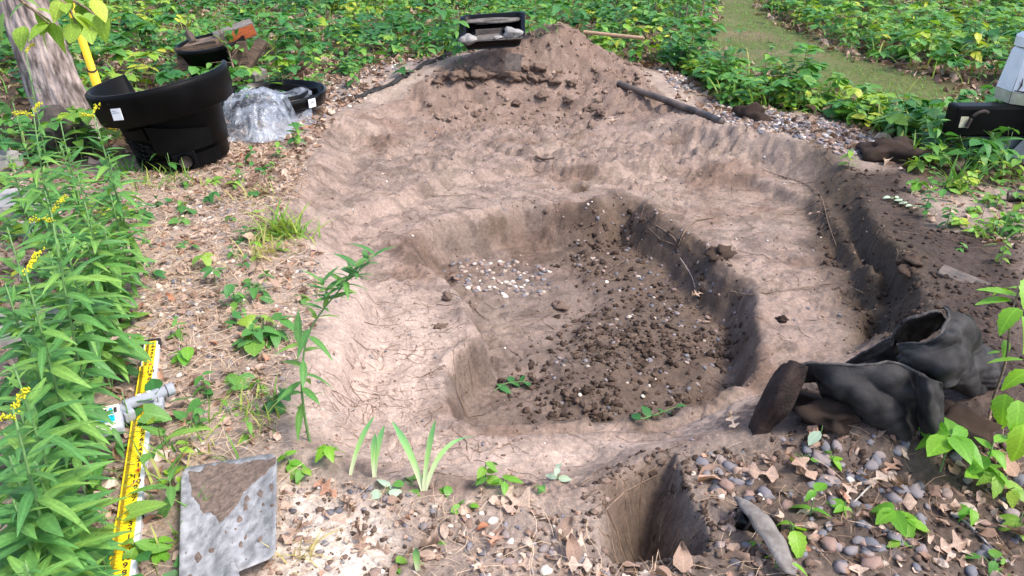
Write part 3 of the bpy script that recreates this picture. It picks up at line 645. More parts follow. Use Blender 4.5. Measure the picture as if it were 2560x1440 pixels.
def make_bag():
    p = ground_pt(622, 352); c = Vector((p.x, p.y+.22, p.z-.01))
    nx, ny = 34, 26; V = []; Fc = []
    for j in range(ny):
        for i in range(nx):
            u = i/(nx-1)*2-1; v = j/(ny-1)*2-1
            e = max(0, 1-(abs(u)**2.6+abs(v)**2.4)); hh = .27*e**.55*(1-.18*v)*(1+.2*u*(v > 0))*(1 if v > -.55 else max(.12, 1-(-.55-v)*2.0))
            x = u*.27*(1+.08*math.sin(4*v+1)); y = v*.30*(1+.06*math.sin(5*u))
            w = .045*float(1-abs(fbm(np.array([u*2.2+v*.7]), np.array([v*2.3]), 3)[0])*2.6)+.02*float(ridged(np.array([u*4+v*3]), np.array([v*4-u]))[0])
            z = hh+w*(.35+.65*min(1, e*2))+.012
            V.append((x+w*.3+rnd.gauss(0, .006), y-w*.3+rnd.gauss(0, .006), max(.004, z+rnd.gauss(0, .008)*(.2+e))))
    for j in range(ny-1):
        for i in range(nx-1): k = j*nx+i; Fc.append((k, k+1, k+nx+1, k+nx))
    t = thing('plastic_bag', 'crumpled clear plastic bag on the ground between tub and lid', 'bag', c)
    link('film', mkmesh('film', np.array(V), np.concatenate([np.array(Fc)[:, [0, 1, 2]], np.array(Fc)[:, [0, 2, 3]]]), M['bag']), t)
    V2 = [(x*.8+.02, y*.9, z*.66) for x, y, z in V]
    link('inner_fold', mkmesh('inner_fold', np.array(V2), np.concatenate([np.array(Fc)[:, [0, 1, 3]], np.array(Fc)[:, [1, 2, 3]]]), M['bag']), t)
    pts = smooth_line([(-.24, -.10, .06), (-.12, -.14, .10), (0, -.17, .11), (.06, -.2, .05), (.12, -.19, .05)])
    o = tube('pipe_fitting', pts, [.025+.012*math.sin(i) for i in range(len(pts))], M['gloss'], None, 10); o.location = c
    tag(o, 'black plastic fitting wrapped inside the clear bag', 'pipe fitting')
    # flattened flap of film reaching back under the lid
    n = 10; V = [];
    for j in range(n):
        for i in range(n):
            u = i/(n-1); v = j/(n-1); V.append((.08+u*.3-.1*v, .12+v*.5, .10+.10*v+.02*math.sin(7*u+3*v)-.10*u*(1-v)))
    Fc = [(j*n+i, j*n+i+1, (j+1)*n+i+1, (j+1)*n+i) for j in range(n-1) for i in range(n-1)]
    link('flap', mkmesh('flap', np.array(V), np.array(Fc), M['bag']), t)
make_bag()
# ------------------------------------------------------------------ tree, branch and pole
def bark_mat():
    m = mat('grey_bark', (.10, .075, .065), .9, scale=22, col2=(.50, .41, .38), bump=1.0, bscale=30, stretch=(1, 1, .3)); [n.inputs.__getitem__('Distance').__setattr__('default_value', .03) for n in m.node_tree.nodes if n.type == 'BUMP']; return m
def make_tree():
    base = Vector((-3.18, 5.55, 0)); base.z = gz(base.x, base.y)
    t = thing('tree', 'thick grey-barked leaning tree at the left edge behind the tub', 'tree', base)
    nz, na = 150, 90; V = []; top = 6.5
    for j in range(nz):
        z = -.1+(top+.1)*(j/(nz-1))**1.6
        cx = -.15*z+.004*z*z; cy = .03*z; r = .165*(1+.55*math.exp(-max(z, 0)/.16))*(1-.10*z)
        a = np.arange(na)/na*2*math.pi
        zz = np.full(na, z)
        rg = ridged(a*5.1+.3*np.sin(zz*3), zz*2.3)*.5+fbm(a*9, zz*7, 2)*.5
        # wrap-around without a seam
        rg2 = ridged((a-2*math.pi)*5.1+.3*np.sin(zz*3), zz*2.3)*.5+fbm((a-2*math.pi)*9, zz*7, 2)*.5
        f = ss(5.6, 6.283, a); rr = r*(1+.15*(rg*(1-f)+rg2*f))*(1+.05*np.cos(3*a+1))
        V += [(cx+rr[k]*math.cos(a[k]), cy+rr[k]*math.sin(a[k]), z) for k in range(na)]
    Fc = [(j*na+k, j*na+(k+1) % na, (j+1)*na+(k+1) % na, (j+1)*na+k) for j in range(nz-1) for k in range(na)]
    link('trunk', mkmesh('trunk', np.array(V), np.array(Fc), bark_mat()), t)
    r = random.Random(3); pos = []; 
    for k in range(9):
        z0 = r.uniform(3.6, 6.2); az = k*2.4; L = r.uniform(1.2, 2.2); p0 = Vector((-.15*z0+.004*z0*z0, .03*z0, z0)); d = Vector((math.cos(az), math.sin(az), r.uniform(.3, .7)))
        pts = smooth_line([p0, p0+d*L*.4+Vector((0, 0, .1)), p0+d*L*.8, p0+d*L+Vector((0, 0, .3))], 4)
        tube('limb', pts, list(np.linspace(.06, .012, len(pts))), bpy.data.materials['grey_bark'], t, 7)
        for i in range(130):
            q = pts[r.randrange(4, len(pts))]; pos.append(q+Vector((r.gauss(0, .35), r.gauss(0, .35), r.gauss(0, .28))))
    n = len(pos); o = batch('crown', LT['cheap'], rng.integers(0, 5, n), np.array([tuple(p) for p in pos]), rotmats(rng.uniform(0, 6.28, n), rng.normal(-.2, .5, n), rng.normal(0, .5, n)), rng.uniform(.09, .15, n), rng.uniform(.1, .7, n), M['leaf'], t); o['kind'] = 'stuff'
    # low branch whose leaves hang into the top left corner
    A = PD(-80, -190, 4.3)-base
    for bi, pxs in enumerate([[(120, -160), (150, -30), (215, 20), (245, 45)], [(20, -150), (40, -20), (90, 30), (125, 60)], [(60, -140), (100, -30), (165, 10), (190, 60)]]):
        D = 3.9-.25*bi; pts = smooth_line([A]+[PD(x, y, D)-base for x, y in pxs], 5)
        br = tube('branch', pts, list(np.linspace(.014, .003, len(pts))), M['twig'], t, 6)
        for i in range(9 if bi < 2 else 7):
            q = pts[-1-int(i*1.3)]; az = r.uniform(0, 6.28); l = r.uniform(.085, .12)
            o = link('leaf', leaf_mesh('ovate' if i % 3 else 'round', 'leaf', r.randrange(3)), br, q+Vector((0, 0, r.uniform(-.01, .02)))); o.rotation_euler = (Matrix.Rotation(az, 3, 'Z') @ Matrix.Rotation(r.uniform(-.9, -.1), 3, 'X') @ Matrix.Rotation(r.gauss(0, .3), 3, 'Y')).to_euler()
            o.scale = (l, l*1.0, l); o['tint'] = r.uniform(.72, .97)
    for (x, y) in [(120, 85), (250, 60), (230, 25), (60, 95), (150, 90), (10, 60), (215, 88)]:
        q = PD(x, y-30, 3.8)-base; l = .13
        o = link('leaf', leaf_mesh('ovate', 'leaf', r.randrange(3)), br, q); o.rotation_euler = (Matrix.Rotation(r.uniform(2.2, 4.2), 3, 'Z') @ Matrix.Rotation(r.uniform(-1.2, -.5), 3, 'X')).to_euler(); o.scale = (l, l, l); o['tint'] = r.uniform(.8, .98)
make_tree()
def make_pole():
    a = PD(243, 213, 5.50); b = PD(168, -12, 5.22); d = (b-a).normalized(); bot = a-d*((a.z-gz(a.x, a.y))/d.z)
    t = thing('tool_handle', 'yellow fibreglass tool handle leaning against the tree trunk', 'tool handle', bot)
    tube('shaft', [a+d*.13-bot, b+d*.35-bot], .0255, M['yellowpole'], t, 14)
    tube('sleeve', [Vector((0, 0, 0)), a+d*.13-bot], .031, M['yellowpole'], t, 14); tube('seam', [a+d*.125-bot, a+d*.135-bot], .033, M['rust'], t, 14)
make_pole()
def rock(name, px, py, s, m, label, cat='rock', seed=0, rot=0.0, sub=4, amp=.5, dz=.0, flat=(1, .8, .6), at=None, group=None, freq=1.3):
    V, Fc, _ = ico(sub, seed, amp, flat, freq); q = ground_pt(px, py) if at is None else Vector(at)
    V = V*s; V = V+(V/np.linalg.norm(V, axis=1, keepdims=True))*(.06*s*fbm(V[:, 0]*9/s+seed, V[:, 1]*9/s+V[:, 2]*7/s, 2))[:, None]
    o = link(name, mkmesh(name, V, Fc, m), None, (q.x, q.y, q.z+dz*s)); o.rotation_euler = (0, 0, rot); return tag(o, label, cat, group)
rock('rock', 160, 385, .20, M['darkstone'], 'dark rough boulder at the foot of the leaning tree', seed=3, dz=.5, flat=(.9, .8, 1.1))
def slab(px, py, sx, sy, th, label, rot=0, seed=0, m='stone', tilt=(0, 0)):
    r = random.Random(seed); n = 9; bm = bmesh.new(); vs = []
    for k in range(n):
        a = 2*math.pi*k/n+r.uniform(-.15, .15); rr = r.uniform(.82, 1.1); vs.append(bm.verts.new((sx*rr*math.cos(a), sy*rr*math.sin(a), 0)))
    f = bm.faces.new(vs); e = bmesh.ops.extrude_face_region(bm, geom=[f]); 
    for v in e['geom']:
        if isinstance(v, bmesh.types.BMVert): v.co.z += th
    bmesh.ops.bevel(bm, geom=list(bm.edges), offset=th*.18, segments=2, affect='EDGES')
    q = ground_pt(px, py); o = link('flagstone', bm_mesh('flagstone', bm, M[m]), None, (q.x, q.y, q.z-.01)); o.rotation_euler = (tilt[0], tilt[1], rot); tag(o, label, 'stone')
slab(15, 520, .24, .19, .07, 'pale grey flagstone at the left edge, upper of three', .3, 1)
slab(80, 580, .17, .11, .04, 'thin grey flagstone just below the upper flagstone', .1, 2)
slab(45, 830, .20, .14, .05, 'grey flagstone under the goldenrod, lowest of three', .5, 3)
slab(8, 425, .14, .12, .12, 'small pale grey stone block at the left edge above the flagstones', .9, 4)
# ------------------------------------------------------------------ timber heap behind the tub
def timber(name, px, py, dist, size, rot, m, label, cat='board', bev=.006):
    c = PD(px, py, dist); return tag(boxobj(name, tuple(c), size, M[m], None, rot, bev), label, cat)
timber('board', 533, 140, 7.15, (.62, .05, .20), (R(-12), R(-5), R(6)), 'darkwood', 'dark brown weathered board set on edge across the timber heap')
timber('board', 500, 108, 7.35, (.50, .16, .04), (R(15), R(-12), R(-20)), 'wood', 'brown plank lying over the top left of the timber heap')
timber('board', 478, 96, 7.5, (.06, .34, .05), (R(10), R(25), R(32)), 'darkwood', 'short dark stick of timber leaning at the left of the heap')
timber('board', 628, 148, 7.2, (.10, .42, .05), (R(48), R(20), R(-20)), 'darkwood', 'dark plank sloping down the right side of the timber heap')
timber('board', 602, 188, 6.95, (.20, .09, .06), (0, R(-10), R(18)), 'wood', 'tan sawn offcut on the ground below the timber heap', cat='offcut')
timber('board', 640, 186, 6.9, (.12, .16, .07), (R(10), R(8), R(-25)), 'greywood', 'grey wooden offcut right of the tan offcut', cat='offcut')
bt = thing('beam', 'thick cut beam with orange-brown end resting on top of the timber heap', 'beam', tuple(PD(588, 84, 7.4)), rot=(R(8), R(-17), R(24)))
boxobj('wood', (0, .0, 0), (.36, .16, .12), M['greywood'], bt, None, .004)
boxobj('cut_face', (.045, -.083, 0), (.25, .006, .10), M['redwood'], bt, None, .001)
cc = PD(553, 165, 7.35); tt = thing('bin', 'black plastic bin lying under the boards of the timber heap', 'bin', (cc.x, cc.y, gz(cc.x, cc.y)), rot=(R(6), R(-8), .2))
V, Fc = lathe([(0, 0), (.22, 0), (.29, .38), (.31, .39), (.31, .43), (.285, .43), (.20, .03), (0, .03)], 40); link('shell', mkmesh('shell', V, Fc, M['plastic']), tt)
def log(px1, py1, px2, py2, r, m, label, cat='log', name='log', seed=0):
    a = ground_pt(px1, py1); b = ground_pt(px2, py2); a.z += r*.6; b.z += r*.6
    pts = [a.lerp(b, k/14) for k in range(15)]; rr = [r*(1+.12*math.sin(k*1.7+seed))*(.55 if k in (0, 14) else 1) for k in range(15)]
    return tag(tube(name, pts, rr, M[m], None, 12), label, cat)
log(282, 62, 392, 34, .085, 'darkwood', 'dark fallen log lying in the undergrowth behind the tree')
log(392, 42, 470, 26, .06, 'greywood', 'pale dead branch lying beyond the dark log', 'branch', 'fallen_branch', 2)
log(575, 10, 690, 18, .05, 'greywood', 'pale bleached branch on the forest floor at the top', 'branch', 'fallen_branch', 4)
# ------------------------------------------------------------------ basin on the mound
def make_basin():
    c = PD(1234, 100, 7.25); t = thing('basin', 'rectangular black plastic basin caked with grey silt on top of the mound', 'basin', c, rot=(R(15), R(-4), R(-3))); t.scale = (1, .74, .78)
    def ring(sx, sy, z, cr=.07, n=6):
        out = []
        for cx, cy, a0 in ((sx-cr, sy-cr, 0), (-sx+cr, sy-cr, 90), (-sx+cr, -sy+cr, 180), (sx-cr, -sy+cr, 270)):
            for k in range(n): a = R(a0+90*k/(n-1)); out.append((cx+cr*math.cos(a), cy+cr*math.sin(a), z))
        return out
    rings = [ring(.24, .20, -.02, .06), ring(.275, .25, .20), ring(.295, .27, .205), ring(.295, .27, .215), ring(.265, .24, .21), ring(.225, .185, .0, .05)]
    V = []; Fc = []; n = 24
    for j, rg in enumerate(rings):
        for p in rg:
            x, y, z = p
            if y < -.1 and z > .1: z -= .10            # low front lip
            V.append((x, y, z))
    for j in range(len(rings)-1):
        for k in range(n): k2 = (k+1) % n; Fc.append((j*n+k, j*n+k2, (j+1)*n+k2, (j+1)*n+k))
    for z0 in (0, 5):
        V.append((0, 0, rings[z0][0][2])); cidx = len(V)-1
        for k in range(n): Fc.append((z0*n+k, z0*n+(k+1) % n, cidx, cidx))
    F3 = [];
    for a, b, c_, d in Fc:
        F3.append((a, b, c_));
        if c_ != d: F3.append((a, c_, d))
    link('shell', mkmesh('shell', np.array(V), np.array(F3), M['gloss']), t)
    V, Fc, _ = ico(4, 5, .3, (.23, .16, .035)); link('silt', mkmesh('silt', V, Fc, M['silt']), t, (0.0, .05, .02))
    V, Fc, _ = ico(4, 8, .4, (.27, .05, .03)); link('silt_ledge', mkmesh('silt_ledge', V, Fc, M['silt']), t, (.01, .20, .15))
    boxobj('inner_baffle', (-.02, .06, .06), (.28, .012, .10), M['slate'], t, (R(-12), 0, 0), .003); boxobj('inner_baffle', (.10, .04, .06), (.03, .1, .11), M['plastic'], t, None, .003)
    boxobj('front_lip', (0, -.262, .108), (.54, .028, .010), M['silt'], t, None, .003)
    MW = Matrix.LocRotScale(c, Euler((R(15), R(-4), R(-3))), Vector((1, .74, .78)))
    for k, (x, y, z, s, fl, lb) in enumerate([(-.21, -.21, .11, .075, (1, .8, .55), 'crusted white-grey rock on the left front corner of the basin'), (.19, -.18, .13, .085, (1, .7, .6), 'larger blue-grey rock on the right front corner of the basin'), (.06, -.245, .125, .045, (1, .6, .4), 'small flat pale rock in the middle of the basin lip')]):
        p = MW @ Vector((x, y, z)); rock('rock', 0, 0, s, M['palestone'], lb, seed=10+k, at=p, flat=fl, rot=.3*k, sub=3, amp=.45)
    # grey slab hanging below the basin
    o = boxobj('slate', tuple(PD(1283, 156, 7.04)), (.15, .02, .15), M['slate'], None, (R(-20), R(4), R(-8)), .004); tag(o, 'grey slate pressed into the bank below the basin', 'slate')
make_basin()
a = PD(1478, 82, 7.75); b = PD(1604, 95, 7.6); a2 = a+(a-b)*.5; a2.z -= .12
h_ = tag(tube('tool_handle', smooth_line([a+(a-b)*.15, a, a.lerp(b, .5), b, b+(b-a).normalized()*.008], 3), .0175, M['handle'], None, 10), 'bare wooden tool handle sticking out of the mound to the right', 'tool handle')
# black pipe on the right bank
pp = [ground_pt(x, y) for x, y in ((1545, 218), (1600, 236), (1660, 258), (1715, 276), (1760, 293), (1803, 311))]
for p_ in pp: p_.z += .018
tag(tube('pipe', smooth_line(pp, 5), .029, M['pipe'], None, 14), 'muddy black pipe lying along the right rim of the pit', 'pipe')
# ------------------------------------------------------------------ white mast on black trailer frame at the right edge
def make_mast():
    c = PD(2556, 262, 4.95); t = thing('mast', 'chipped white painted mast base with cream foot at the right edge', 'mast', (c.x+.145, c.y+.12, c.z)); t.scale = (.86, .86, .86)
    def prism(name, secs, m, n=8, a0=22.5):
        V = []; 
        for (r, z) in secs:
            for k in range(n): a = R(a0+360*k/n); V.append((r*math.cos(a), r*math.sin(a), z))
        Fc = [(j*n+k, j*n+(k+1) % n, (j+1)*n+(k+1) % n, (j+1)*n+k) for j in range(len(secs)-1) for k in range(n)]
        bm = bmesh.new(); vs = [bm.verts.new(v) for v in V]
        for f in Fc: bm.faces.new([vs[i] for i in f])
        bm.faces.new(vs[:n][::-1]); bm.faces.new(vs[-n:])
        me = bm_mesh(name, bm, m); return link(name, me, t)
    prism('foot', [(.268, .0), (.272, .085)], M['dirtycream']); prism('body', [(.271, .088), (.235, .36), (.222, .385)], M['white'])
    prism('groove', [(.20, .385), (.20, .397)], M['rust'], 16); prism('collar', [(.228, .397), (.228, .465), (.20, .485)], M['white'], 24)
    prism('tube', [(.168, .485), (.158, 1.5), (.15, 2.6)], M['white'], 24)
    # black seams and chipped scrapes
    for ang, r0, r1 in ((247.5, .272, .226), (202.5, .272, .226)):
        V, Fc = tube_data([(r0*math.cos(R(ang)), r0*math.sin(R(ang)), .0), (r0*math.cos(R(ang)), r0*math.sin(R(ang)), .088), (r1*math.cos(R(ang)), r1*math.sin(R(ang)), .38)], .0035 if ang > 240 else .002, 4); link('seam', mkmesh('seam', V, Fc, M['rust']), t)
    r = random.Random(4)
    def face_pt(ang, u, z):                # on the octagon face centred at ang
        r_ = (.271+(z-.088)/(.36-.088)*(.235-.271))*math.cos(R(22.5))+.0015
        return Vector((r_*math.cos(R(ang))-u*math.sin(R(ang)), r_*math.sin(R(ang))+u*math.cos(R(ang)), z))
    def scrape(ang, pts, w):
        V, Fc = tube_data([face_pt(ang, u, z) for u, z in pts], w, 4); link('scrape', mkmesh('scrape', V, Fc, M['rust']), t)
    scrape(225, [(-.07, .10), (-.055, .14), (-.06, .19)], [.004, .008, .002]); scrape(225, [(-.09, .098), (-.02, .095), (.04, .1)], [.004, .006, .001])
    scrape(225, [(-.05, .33), (-.045, .29), (-.055, .26)], [.003, .002, .001]); scrape(225, [(-.04, .325), (.03, .33)], [.002, .001]); scrape(225, [(-.03, .14), (.03, .135)], [.0015, .001])
    for k in range(7): z = r.uniform(.1, .33); u = r.uniform(-.08, .08); scrape(225, [(u, z), (u+r.uniform(-.02, .02), z+r.uniform(.005, .02))], [.0012, .0008])
    def text(s, loc, rot, size, m):
        cu = bpy.data.curves.new('lettering', 'FONT'); cu.body = s; cu.size = size; cu.align_x = 'CENTER'; cu.align_y = 'CENTER'; cu.extrude = .0004
        o = bpy.data.objects.new('lettering', cu); me = bpy.data.meshes.new_from_object(o); bpy.data.objects.remove(o); me.materials.clear(); me.materials.append(m)
        q = link('lettering', me, t, loc); q.rotation_euler = rot; return q
    text('10', Vector((.2295*math.cos(R(232)), .2295*math.sin(R(232)), .435)), (R(90), 0, R(232-270+180+0)+R(180)), .03, M['ink'])
    text('1', Vector((.2295*math.cos(R(246)), .2295*math.sin(R(246)), .435)), (R(90), 0, R(246-270)), .03, M['ink'])
    text('16', Vector((.1355*math.cos(R(228)), .1355*math.sin(R(228)), .66)), (R(90), 0, R(228-270)), .032, M['ink'])
    for s, z in (('B', .235), ('JB', .15)): text(s, face_pt(270, -.055 if s == 'B' else -.058, z), (R(85), 0, 0), .075, M['redink'])
    # frame below
    f = thing('trailer_frame', 'black steel trailer frame with grey underside at the right edge', 'trailer', (c.x-.28, c.y+.02, 0))
    top = c.z-.004
    boxobj('deck', (.67, .02, top-.10), (1.62, .14, .20), M['plastic'], f, None, .02)
    boxobj('underside', (.85, .30, top-.27), (1.2, .5, .12), M['greyplastic'], f, (R(0), 0, 0), .01)
    boxobj('bracket', (.42, .0, top-.32), (.20, .01, .2), M['greyplastic'], f, (0, R(35), 0), .003)
    boxobj('sticker', (-.085, -.052, top-.10), (.05, .004, .07), M['dirtycream'], f, None, .001)
    V, Fc = tube_data(smooth_line([(-.07, -.07, top-.13), (-.05, -.075, top-.06), (.0, -.08, top-.025), (.04, -.075, top-.035)]), .012, 8); link('hook', mkmesh('hook', V, Fc, M['rust']), f)
    wv, wf = lathe([(.08, -.08), (.16, -.09), (.24, -.08), (.255, -.04), (.255, .04), (.24, .08), (.16, .09), (.08, .08)], 40); 
    w = link('wheel', mkmesh('wheel', wv, wf, M['plastic']), f, (.62, .12, .25)); w.rotation_euler = (0, R(90), R(15))
    g = gz(c.x, c.y)
make_mast()
p = ground_pt(2515, 505); q = ground_pt(2640, 512)
tag(tube('hose', smooth_line([p+Vector((0, 0, .03)), p.lerp(q, .5)+Vector((0, 0, .035)), q+Vector((0, 0, .03))]), .03, M['pipe'], None, 12), 'end of a black hose poking in at the right edge', 'hose')
# grey timber half buried on the right bank
q = ground_pt(2420, 700); o = boxobj('board', (q.x, q.y, q.z-.020), (.25, .09, .05), M['slate'], None, (R(8), R(9), R(-42)), .008); tag(o, 'grey weathered board half buried in the dark soil on the right bank', 'board')
# ------------------------------------------------------------------ levelling rod with receiver
def make_rod():
    A = ground_pt(322, 1440); B = ground_pt(392, 872)
    A.z += .03; B.z += .035
    d = (B-A); d.normalize(); side = d.cross(Vector((0, 0, 1))).normalized(); up = side.cross(d)
    # origin at the visible "33 inch" mark; local x across (to the right), y along the rod
    A = A-side*.012
    Mx = Matrix(((side.x, d.x, up.x), (side.y, d.y, up.y), (side.z, d.z, up.z)))
    L = (B-A).length; inch = L/46.0; first = 33-12
    t = thing('levelling_rod', 'yellow graduated levelling rod with aluminium side lying in the weeds', 'levelling rod', A); t.rotation_euler = Mx.to_euler()
    y0 = -12*inch; jt = 7.6*inch
    boxobj('lower_section', (.004, (y0+jt)/2, -.017), (.062, jt-y0, .034), M['alu'], t, None, .003)
    boxobj('upper_section', (.002, (jt+L)/2, -.017), (.056, L-jt, .030), M['alu'], t, None, .003)
    boxobj('scale_face', (-.004, (y0+jt)/2, .0006), (.052, jt-y0, .0016), M['yellow'], t, None, 0)
    boxobj('scale_face', (-.005, (jt+39*inch)/2, -.0012), (.046, 39*inch-jt, .0016), M['yellow'], t, None, 0)
    boxobj('scale_face', (-.001, (39*inch+L)/2, -.0012), (.038, L-39*inch, .0016), M['yellow'], t, None, 0)
    boxobj('end_cap', (.001, L+.006, -.016), (.062, .014, .038), M['ink'], t, None, .004)
    boxobj('cap_latch', (.028, L-.012, -.014), (.008, .04, .030), M['ink'], t, None, .002)
    boxobj('joint_clip', (.032, jt+.002, -.012), (.012, .020, .030), M['ink'], t, None, .002)
    boxobj('clip_window', (.0385, jt+.002, -.010), (.001, .007, .008), M['alu'], t, None, 0)
    Vs, Fs, o_ = [], [], 0
    n8 = int((L-y0)/inch*8)
    for k in range(n8):
        y = y0+k*inch/8
        ln = (.017 if k % 8 == 0 else .013 if k % 4 == 0 else .010)
        xl = -.029 if y < jt else -.0275 if y < 39*inch else -.0195
        z = .0022 if y < jt else .0004
        v = np.array([(xl+.004, y, z), (xl+.004+ln, y, z), (xl+.004+ln, y+inch/16, z), (xl+.004, y+inch/16, z)]); Vs.append(v); Fs.append(np.array([[0, 1, 2, 3]])+o_); o_ += 4
    link('graduations', mkmesh('graduations', np.concatenate(Vs), np.concatenate(Fs), M['ink'], smooth=False), t)
    cache = {}
    for k in range(first, 80):
        y = (k-33)*inch; s = str(k % 12) if k % 12 else str(k//12+0); red = k % 12 == 0
        if red: s = str(k//12)
        if y > L-.02: break
        if s not in cache:
            cu = bpy.data.curves.new('number', 'FONT'); cu.body = s; cu.size = .0255; cu.offset = .0005; cu.align_x = 'CENTER'; cu.align_y = 'CENTER'; cu.extrude = .0002
            o = bpy.data.objects.new('number', cu); me = bpy.data.meshes.new_from_object(o); bpy.data.objects.remove(o); me.materials.clear(); me.materials.append(M['ink']); cache[s] = me
        me = cache[s]
        if red: me = me.copy(); me.materials.clear(); me.materials.append(M['redink'])
        link('number', me, t, (.010 if y < 39*inch else .007, y+.004, .0026 if y < jt else .0008))
    MW = Matrix.LocRotScale(A, Mx.to_euler(), None)
    # receiver and clamp, fixed across the rod at about the 4 ft 12 in mark
    yc = 28.2*inch
    r = thing('laser_receiver', 'cream laser receiver with cyan panel clamped across the yellow rod', 'laser receiver', MW @ Vector((0, yc, .012)))
    r.rotation_euler = (Mx @ Matrix.Rotation(R(20), 3, 'Z')).to_euler()
    V, Fc = tube_data([(-.05, 0, .018), (.085, .004, .018)], .0185, 16); link('clamp_barrel', mkmesh('clamp_barrel', V, Fc, M['greyplastic']), r)
    V, Fc = tube_data([(.083, .004, .018), (.105, .005, .018), (.108, .005, .018)], [.0215, .0215, .017], 6); link('clamp_knob', mkmesh('clamp_knob', V, Fc, M['greyplastic']), r)
    V, Fc = tube_data([(.082, .004, .018), (.084, .004, .018)], .0225, 6); link('knob_gap', mkmesh('knob_gap', V, Fc, M['ink']), r)
    for x in (.0, .03): boxobj('moulded_rib', (x, .004, .0372), (.012, .012, .0015), M['alu'], r, None, .0005)
    boxobj('jaw', (.045, -.03, -.004), (.03, .05, .035), M['greyplastic'], r, (0, 0, R(-25)), .008); boxobj('jaw', (-.052, -.02, .004), (.035, .07, .04), M['greyplastic'], r, (0, 0, R(8)), .008)
    boxobj('case', (-.115, -.045, .010), (.095, .135, .028), M['greyplastic'], r, (0, 0, R(-12)), .006)
    cs = boxobj('face_plate', (-.117, -.045, .026), (.086, .126, .008), M['label'], r, (0, 0, R(-12)), .003)
    for (x, y, sx, sy, m) in ((-.0, .052, .078, .014, 'cream'), (0, -.052, .08, .018, 'cream'), (-.026, .028, .020, .03, 'screen'), (-.002, .028, .018, .03, 'screen'), (.018, .028, .010, .03, 'blue'), (.031, .028, .009, .03, 'rust'), (-.005, -.016, .066, .036, 'blue')):
        boxobj('panel', (x, y, .0046), (sx, sy, .0012), M[m], cs, None, 0)
make_rod()
